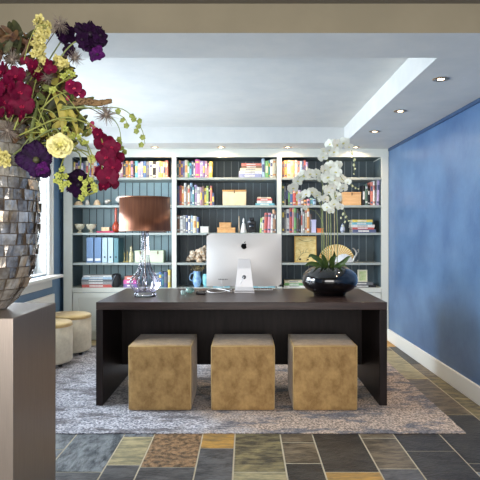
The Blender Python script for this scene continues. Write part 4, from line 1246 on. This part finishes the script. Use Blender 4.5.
VX, VY = -.95, 1.98
def zv(py): return CH + (233 - py) * VY / F
vprof = [(309, .085), (304, .108), (298, .128), (289, .152), (280, .167), (271, .178), (258, .188), (246, .194), (230, .199), (211, .201), (197, .2), (180, .197), (165, .193), (150, .187), (137, .179), (126, .168)]
b = B()
def vr(z):
    pr = [(zv(p_), r_) for p_, r_ in vprof]
    for i in range(len(pr) - 1):
        if pr[i][0] <= z <= pr[i + 1][0] + 1e-6:
            k = (z - pr[i][0]) / (pr[i + 1][0] - pr[i][0]); return pr[i][1] + (pr[i + 1][1] - pr[i][1]) * k
    return pr[0][1] if z < pr[0][0] else pr[-1][1]
z0v, z1v = zv(309), zv(126)
inner = [(vr(z0v) - .004, gz + .0006)] + [(vr(z0v + (z1v - z0v) * i / 20) - .004, z0v + (z1v - z0v) * i / 20) for i in range(1, 21)]
inner += [(inner[-1][0] - .012, z1v), (inner[-1][0] - .02, z1v - .05), (.1, z1v - .35), (.02, z1v - .4)]
lathe(b, inner, VX, VY, 48, mi=1)
# mother-of-pearl tiles, each slightly tilted
rv = random.Random(14)
nrow = 17
for j in range(nrow):
    za, zc = z0v + (z1v - z0v) * j / nrow, z0v + (z1v - z0v) * (j + 1) / nrow
    ncol = 30
    off = rv.random()
    ang = off
    edges = []
    while ang < off + 2 * PI - .12:
        w_ = rv.uniform(.15, .27); edges.append((ang, min(ang + w_, off + 2 * PI))); ang += w_
    for a0, a1 in edges:
        g_ = .008; d = [rv.uniform(-.006, .007) for _ in range(4)]
        q = []
        for (a, z_, dd) in ((a0 + g_, za + .0015, d[0]), ((a0 + a1) / 2, za + .0015, (d[0] + d[1]) / 2 + .001), (a1 - g_, za + .0015, d[1]), (a1 - g_, zc - .0015, d[2]), ((a0 + a1) / 2, zc - .0015, (d[2] + d[3]) / 2 + .001), (a0 + g_, zc - .0015, d[3])):
            r_ = vr(z_) + .001 + dd; q.append(b.verts.new((VX + r_ * math.cos(a), VY + r_ * math.sin(a), z_)))
        f1 = b.faces.new((q[0], q[1], q[4], q[5])); f2 = b.faces.new((q[1], q[2], q[3], q[4]))
        m_ = rv.choice((0, 0, 2, 3)); f1.material_index = f2.material_index = m_
bmats = [mat('pearl_silver', (226, 222, 214), .16, .6, c2=(150, 140, 128), scale=14, bump=.5, bscale=26), mat('vase_grout', (92, 78, 64), .6),
         mat('pearl_brown', (140, 122, 102), .18, .6, c2=(216, 206, 192), scale=12, bump=.5, bscale=22), mat('pearl_dark', (108, 96, 86), .16, .65, c2=(190, 186, 180), scale=16, bump=.5, bscale=24)]
vase = obj('vase', b, bmats, None, False, keep=1)
tag(vase, 'large mother-of-pearl mosaic vase on the metal pedestal', 'vase')

# ------------------------------------------------------------------ the bouquet, every stem a thing
VT = Vector((VX, VY, z1v - .06))   # the stems meet in the vase mouth
FY = 1.93
def fthing(name, label, cat, loc=None): return thing(name, label, cat, loc or VT, 'flowers arranged in the mosaic vase')
def stem_from_vase(parent, px, py, Y, r=.003, m=None, mid=None, name='stem', sag=.05):
    e = W(px, py, Y); s0 = VT + Vector((RF.uniform(-.08, .08), RF.uniform(-.08, .06), -.12))
    mm = W(*mid) if mid else s0.lerp(e, .55) + Vector((0, 0, sag))
    b = B(); tube(b, [s0, mm, e], r, r * .7, 6, 8); return obj(name, b, m or stem_g, parent, True)

# filler foliage: dark leaves, each cluster its own branch
leaf_d = mat('foliage_dark', (38, 42, 24), .6, c2=(74, 74, 38), scale=20)
leaf_g = mat('foliage_green', (84, 98, 44), .55, c2=(132, 138, 72), scale=20)
leaf_r = mat('foliage_russet', (62, 36, 28), .6, c2=(104, 76, 44), scale=24)
leaf_y = mat('foliage_straw', (176, 160, 74), .55, c2=(130, 128, 50), scale=24)
def leaf_mesh(m, key, w=.34):
    b = B(); petal(b, 0, 1, w, .15, 0, nu=6, nv=2, pw=1.0); return mesh_of(key, b, [m])
LV = {k: leaf_mesh(m, 'leaf_' + k) for k, m in (('dark', leaf_d), ('green', leaf_g), ('russet', leaf_r), ('straw', leaf_y))}
def leafy(cx, cy, rx, ry, n, kinds, label, s=(.03, .06), Y=1.96, m=None):
    t = fthing('foliage_branch', label, 'foliage')
    stem_from_vase(t, cx, cy, Y, .0035, m or stem_b)
    hub = W(cx, cy, Y)
    b = B()
    spots_ = []
    for k in range(n):
        a = RF.uniform(0, 2 * PI); q = RF.random() ** .5
        e = W(cx + rx * q * math.cos(a), cy + ry * q * math.sin(a), Y + RF.uniform(-.07, .09)); spots_.append(e)
        if k % 3 == 0: tube(b, [hub, hub.lerp(e, .5) + Vector((0, 0, .01)), e], .0016, .001, 4, 3)
    obj('twigs', b, m or stem_b, t, True)
    bl = B()
    for i_, e in enumerate(spots_):
        M_ = Matrix.Translation(e) @ orient((RF.uniform(-.9, .9), -1, RF.uniform(-.8, .8)), RF.uniform(0, 2 * PI)) @ Matrix.Scale(RF.uniform(*s), 4)
        st_ = len(bl.verts)
        petal(bl, 0, 1, .38, RF.uniform(.05, .35), 0, nu=5, nv=2, pw=1.0, mi=RF.randrange(len(kinds)))
        bl.verts.ensure_lookup_table()
        for v in bl.verts[st_:]: v.co = M_ @ v.co
    obj('leaves', bl, [{'dark': leaf_d, 'green': leaf_g, 'russet': leaf_r, 'straw': leaf_y}[k] for k in kinds], t, True, keep=1)
leafy(14, 47, 22, 13, 90, ('russet', 'dark'), 'dark russet foliage at the upper left of the bouquet')
leafy(44, 96, 24, 18, 120, ('dark', 'green', 'russet'), 'dark green foliage in the heart of the bouquet')
leafy(60, 120, 24, 16, 100, ('dark', 'green', 'straw'), 'green and straw foliage above the cream ranunculus')
leafy(22, 122, 26, 16, 110, ('dark', 'russet', 'green'), 'dark foliage hanging over the vase rim at left')
leafy(56, 76, 20, 13, 70, ('russet', 'dark', 'straw'), 'russet foliage behind the pale yellow blooms')
leafy(78, 132, 14, 12, 34, ('green', 'straw'), 'yellow-green foliage beside the burgundy orchid spray', s=(.02, .035))
leafy(8, 96, 22, 24, 90, ('russet', 'dark'), 'dark russet foliage behind the burgundy orchids')
leafy(68, 102, 16, 9, 60, ('dark', 'green'), 'green foliage below the brown seed spike')
leafy(42, 140, 26, 9, 70, ('dark', 'green', 'straw'), 'green foliage tucked along the vase rim', s=(.02, .04))

# long blades / curling stems
for pts, w, m, lab in (
    ([(30, 150), (33, 125), (38, 105), (34, 98)], .012, leaf_g, 'green curved stem blade rising at the left of the vase mouth'),
    ([(48, 112), (60, 100), (75, 108), (92, 108)], .03, leaf_d, 'broad grey-green blade pointing right below the seed spike'),
    ([(55, 92), (62, 105), (64, 122), (62, 136)], .034, leaf_y, 'straw coloured drooping blade above the ranunculus'),
    ([(58, 104), (70, 112), (76, 126), (78, 137)], .02, leaf_y, 'narrow yellow-green blade bending down at the centre'),
    ([(18, 62), (28, 45), (10, 36), (-2, 40)], .014, leaf_r, 'curled brown blade at the upper left corner of the bouquet'),
    ([(10, 75), (24, 78), (30, 92), (27, 110)], .014, leaf_g, 'thin green blade crossing the burgundy orchids')):
    t = fthing('leaf_blade', lab, 'leaf', W(*pts[0], 1.9))
    b = B(); strap_leaf(b, [W(*q, 1.88) for q in pts], w, .2); obj('blade', b, m, t, True, keep=1)
for pts, lab in (([(40, 108), (52, 112), (60, 120), (78, 120)], 'thin olive tendril curling across the centre of the bouquet'), ([(38, 108), (44, 122), (50, 140), (46, 145)], 'thin olive tendril hanging beside the purple anemone'),
                 ([(56, 90), (66, 96), (84, 118), (96, 128)], 'thin olive tendril running down to the magenta orchids'), ([(20, 118), (34, 118), (46, 130), (56, 134)], 'thin olive tendril over the vase rim'), ([(24, 60), (30, 40), (36, 28), (44, 24)], 'thin olive tendril rising behind the yellow floret spike')):
    b = B(); tube(b, [W(*q, 1.82) for q in pts], .0018, .0012, 5, 8); tag(obj('tendril', b, stem_l, None, True), lab, 'stem', 'flowers arranged in the mosaic vase')

# yellow floret spike
def floret_mesh(c1, c2, key, n=5, L=.5, w=.34, cup=.25):
    b = B()
    for k in range(n): petal(b, 2 * PI * k / n + .2, L, w, cup, .1, nu=4, nv=2, ruf=.1, sd=k)
    for k in range(n): petal(b, 2 * PI * (k + .5) / n, L * .6, w * .7, cup, .8, nu=4, nv=2, ruf=.1, sd=k)
    blob(b, (0, -.05, 0), .09, 1, mi=1)
    return mesh_of(key + '_floret', b, [mat(key + '_floret', c1, .6, c2=c2, scale=2), mat(key + '_eye', tuple(int(v * .75) for v in c1), .6)])
yf = floret_mesh((168, 156, 76), (214, 204, 136), 'yellow')
yg = floret_mesh((146, 156, 62), (186, 190, 100), 'lime')
def floret_cluster(name, label, spots, me, s, Y, cat='flower', sm=None, mid=None, stemend=None, bridge=True):
    t = fthing(name, label, cat, W(spots[0][0], spots[0][1], Y))
    e = stemend or spots[-1]
    if bridge:
        stem_from_vase(t, e[0], e[1], Y, .003, sm or stem_l, mid)
    b = B(); tube(b, [W(q[0], q[1], Y + .01) for q in spots], .002, None, 5, 4); obj('spike', b, sm or stem_l, t, True)
    for q in spots:
        for k in range(2):
            put('floret', me, W(q[0] + RF.uniform(-2.2, 2.2), q[1] + RF.uniform(-2, 2), Y + RF.uniform(-.03, .02)), (RF.uniform(-.8, .8), -1, RF.uniform(-.7, .7)), RF.uniform(0, 6), s * RF.uniform(.8, 1.15), t)
floret_cluster('yellow_stock', 'tall pale yellow floret spike rising at the top of the bouquet', [(38, 20), (40, 26), (48, 25), (41, 32), (48, 33), (38, 38), (44, 39), (36, 45), (42, 46), (34, 53), (40, 55), (43, 60)], yf, .034, 1.86)
floret_cluster('yellow_stock', 'small pale yellow floret cluster below the tall spike', [(56, 59), (60, 62), (65, 64), (60, 68), (38, 68)], yf, .032, 1.84)
floret_cluster('yellow_stock', 'pale yellow florets spilling over the vase at the left edge', [(0, 152), (4, 156), (1, 160), (6, 162)], yf, .036, 1.76)
floret_cluster('lime_blossom', 'lime green hanging cluster right of the purple anemone', [(62, 168), (58, 174), (64, 175), (61, 181), (66, 183), (63, 188), (57, 180)], yg, .022, 1.78, mid=(62, 140, 1.85))
floret_cluster('lime_blossom', 'lime green hanging cluster left of the burgundy orchid spray', [(80, 180), (86, 182), (92, 180), (84, 188), (94, 187), (86, 194), (96, 192), (83, 197)], yg, .022, 1.78, mid=(82, 150, 1.85))
floret_cluster('lime_blossom', 'small lime green buds on the bouquet centre by the rim', [(66, 128), (74, 136), (80, 138), (86, 142), (92, 158), (72, 145)], yg, .02, 1.82)
floret_cluster('lime_blossom', 'lime buds beside the dark pink orchid', [(70, 72), (64, 77), (72, 76), (52, 90), (38, 125), (44, 132)], yg, .022, 1.84)

# dark purple parrot tulips and anemone
def ruffled(c1, c2, key, n=11, cup=.35, eye=(140, 140, 60)):
    b = B()
    for k in range(n):
        petal(b, 2 * PI * k / n + .2 * (k % 2), .5 * (1 - .12 * (k % 3)), .38, cup * (.4 + .5 * (k % 2)), -.2, ruf=.17, sd=k, nu=9, nv=7)
    blob(b, (0, -.07, 0), .08, 2, mi=1, jit=.4)
    return mesh_of(key, b, [mat(key + '_petal', c1, .6, c2=c2, scale=3, spec=.12), mat(key + '_eye', eye, .6)])
pur = ruffled((18, 6, 22), (40, 12, 48), 'purple_tulip', eye=(30, 14, 34))
ane = ruffled((22, 6, 30), (46, 18, 60), 'anemone', 8, .25, eye=(70, 70, 40))
pur2 = ruffled((84, 20, 92), (48, 14, 58), 'violet_tulip', 6, eye=(40, 16, 44))
def single(name, label, cat, me, px, py, Y, s, face, mid=None, sm=None, roll=0, extra=()):
    t = fthing(name, label, cat, W(px, py, Y)); stem_from_vase(t, px, py, Y + .01, .0034, sm or stem_g, mid)
    put('blossom', me, W(px, py, Y), face, roll, s, t)
    for (m2, x2, y2, s2, f2) in extra: put('petal', m2, W(x2, y2, Y - .01), f2, .5, s2, t)
single('parrot_tulip', 'nearly black purple ruffled tulip at the upper right of the bouquet', 'tulip', pur, 90, 36, 1.86, .115, (.35, -1, .25), (60, 58, 1.9), extra=((pur2, 97, 54, .06, (.5, -1, -.6)), (pur, 83, 40, .06, (-.6, -1, 0)), (pur, 100, 36, .06, (.6, -1, .3))))
single('parrot_tulip', 'dark purple ruffled bloom beside the spiky seed head', 'tulip', pur, 66, 33, 1.95, .09, (.5, -.6, .2), extra=((pur, 69, 50, .05, (.3, -1, -.4)),))
single('anemone', 'dark purple anemone hanging over the front of the vase', 'anemone', ane, 36, 160, 1.74, .125, (.35, -1, -.15), (30, 138, 1.8), extra=((pur2, 42, 169, .05, (.4, -1, -.5)),))
single('parrot_tulip', 'dark violet drooping bloom behind the lime clusters', 'tulip', pur, 79, 184, 1.88, .105, (.1, -1, -.5), (70, 150, 1.9))
# cream ranunculus
b = B()
for lay, (n_, L_, cu) in enumerate(((5, .5, .25), (5, .44, .3), (5, .36, .25), (4, .26, .1))):
    for k in range(n_): petal(b, 2 * PI * k / n_ + lay * .4, L_, .62 - .10 * lay, cu, .05 + .33 * lay, ruf=.05, sd=k, nu=6, nv=4, pw=1.2)
blob(b, (0, -.12, 0), .07, 2, mi=1)
ran = mesh_of('ranunculus', b, [mat('cream_petal', (226, 216, 158), .55, c2=(206, 200, 122), scale=2, sub=.0), mat('ranunculus_eye', (196, 192, 104), .6)])
single('ranunculus', 'cream ranunculus hanging at the front of the vase rim', 'ranunculus', ran, 60, 146, 1.74, .082, (.25, -1, .25), (50, 130, 1.8))
single('ranunculus', 'small cream bloom right above the lime cluster', 'ranunculus', ran, 92, 159, 1.86, .03, (0, -1, -.2), (70, 140, 1.9))

# burgundy orchids
def fspray(label, stem, bl, buds, me, lip, bud, s, Y, facej=.5):
    t = fthing('burgundy_orchid', label, 'orchid', W(stem[0][0], stem[0][1], Y)); spray(t, stem, bl, buds, me, lip, bud, s, Y, .003, stem_l, facej)
fspray('burgundy orchid spray drooping at the right of the bouquet', [(20, 135), (60, 118), (84, 122), (98, 132), (104, 150), (102, 170), (106, 184)],
       [(98, 134, .75), (104, 143, 1.15), (112, 147, 1), (116, 158, 1), (106, 157, 1.15), (113, 167, 1), (100, 172, .9), (108, 177, 1.1), (104, 186, .75), (112, 184, .8)], [(92, 124, .022), (94, 128, .018)], burg_orchid, burg_lip, bud_m, .054, 1.84, 1.0)
fspray('large burgundy orchid spray at the left edge of the bouquet', [(14, 130), (20, 110), (14, 85), (4, 66)],
       [(2, 72, 1.1), (7, 86, 1.2), (16, 76, 1), (20, 92, 1.1), (5, 102, 1.1), (22, 106, 1.2), (14, 100, 1), (10, 112, .8), (-4, 90, 1), (0, 114, .8), (22, 116, .7)], [], burg_orchid, burg_lip, bud_m, .060, 1.8, 1.0)
fspray('small burgundy orchid group under the yellow spike', [(30, 110), (34, 88), (40, 68)],
       [(26, 62, .7), (33, 66, .9), (36, 72, .8), (48, 66, 1), (51, 70, .8), (42, 78, .7)], [], burg_orchid, burg_lip, bud_m, .048, 1.87, 1.0)
fspray('dark pink orchid bloom at the right centre of the bouquet', [(40, 110), (56, 96), (74, 90)], [(74, 88, 1), (79, 93, .85), (70, 84, .6)], [(68, 98, .02)], magenta_orchid, magenta_lip, bud_m, .05, 1.85)

# spiky seed heads
b = B(); rs = random.Random(9)
for k in range(90):
    z_ = rs.uniform(-1, 1); a = rs.uniform(0, 2 * PI); q = (1 - z_ * z_) ** .5
    d = Vector((q * math.cos(a), q * math.sin(a), z_)); L = rs.uniform(.55, 1) * .5
    tube(b, [d * .05, d * L * .6, d * L + Vector((0, 0, .03))], .012, .004, 4, 2)
blob(b, (0, 0, 0), .1, 1, mi=0)
spk = mesh_of('spiky_head', b, [mat('spiky_grey', (112, 96, 92), .7, c2=(146, 134, 120), scale=4)])
for px, py, s, lab in ((60, 24, .085, 'grey spiky seed head at the top beside the dark bloom'), (75, 58, .075, 'grey spiky seed head below the black tulip'), (106, 115, .095, 'grey spiky seed head in front of the pale ceiling band'),
                       (12, 60, .085, 'grey spiky seed head above the burgundy orchids'), (8, 130, .10, 'grey spiky seed head on the vase rim at left'), (26, 78, .06, 'small grey spiky seed head between burgundy orchids'), (48, 78, .06, 'small grey spiky seed head under the small burgundy group')):
    t = fthing('spiky_seed_head', lab, 'seed head', W(px, py, 1.86)); stem_from_vase(t, px, py, 1.865, .002, stem_b, ((70, 112, 1.9) if px == 106 else None)); put('seed_head', spk, W(px, py, 1.86), (0, -1, 0), px, s, t)

# brown catkin
t = fthing('seed_spike', 'brown fuzzy seed spike pointing right over the ceiling', 'seed spike', W(96, 102, 1.86))
b = B(); pts = spline([W(64, 104, 1.88), W(82, 101, 1.86), (W(98, 103, 1.85)), W(111, 101, 1.84)], 24)
for i, q in enumerate(pts):
    u = i / len(pts)
    if q.x < W(74, 0, 1.87).x: continue
    for k in range(5):
        r_ = .0115 * (1 - .55 * u); a = RF.uniform(0, 6.28); blob(b, q + Vector((0, math.cos(a) * r_, math.sin(a) * r_)), .0052 * (1 - .3 * u), 1, (1, 1, 1), .3, seed=i + k)
obj('catkin', b, mat('catkin_brown', (104, 78, 52), .8, c2=(140, 112, 76), scale=60), t, True, keep=1)
b = B(); tube(b, pts, .003, .002, 5, 1, smoothp=False); obj('stem', b, stem_b, t, True)
stem_from_vase(t, 66, 104, 1.88, .003, stem_b)

# drooping hop branches
b = B()
for lay in range(4):
    for k in range(5): petal(b, 2 * PI * k / 5 + lay * .6, .42 - .06 * lay, .36, .5, -.5 - .25 * lay, nu=4, nv=2, mi=0)
hop = mesh_of('hop_bract', b, [mat('hop_green', (150, 160, 78), .6, c2=(112, 124, 56), scale=3)])
for stem, hops, lab in (([(62, 106), (90, 108), (118, 108), (132, 116), (142, 130), (145, 144)], [(118, 111), (132, 115.5), (139, 121), (138, 126), (136, 131), (142.5, 137), (141, 144.5), (133.5, 119)], 'outer drooping branch of green hop bracts at the far right'),
                        ([(62, 108), (92, 108), (112, 112), (124, 118), (128, 126)], [(122, 119.5), (126, 125.5)], 'short branch with two green hop bracts'),
                        ([(60, 110), (92, 106), (110, 116), (119, 128), (122, 146), (126, 152)], [(118.5, 139), (121, 148), (124, 152), (119, 143)], 'inner drooping branch of green hop bracts by the burgundy orchids')):
    t = fthing('hop_branch', lab, 'foliage', W(*stem[0], 1.88)); b = B(); tube(b, [W(*q, 1.87) for q in stem], .0022, .0012, 5, 8); obj('stem', b, stem_g, t, True)
    for q in hops: put('hop_bract', hop, W(q[0], q[1], 1.865), (RF.uniform(-.5, .5), -1, RF.uniform(-.3, .5)), RF.uniform(0, 6), .026, t)
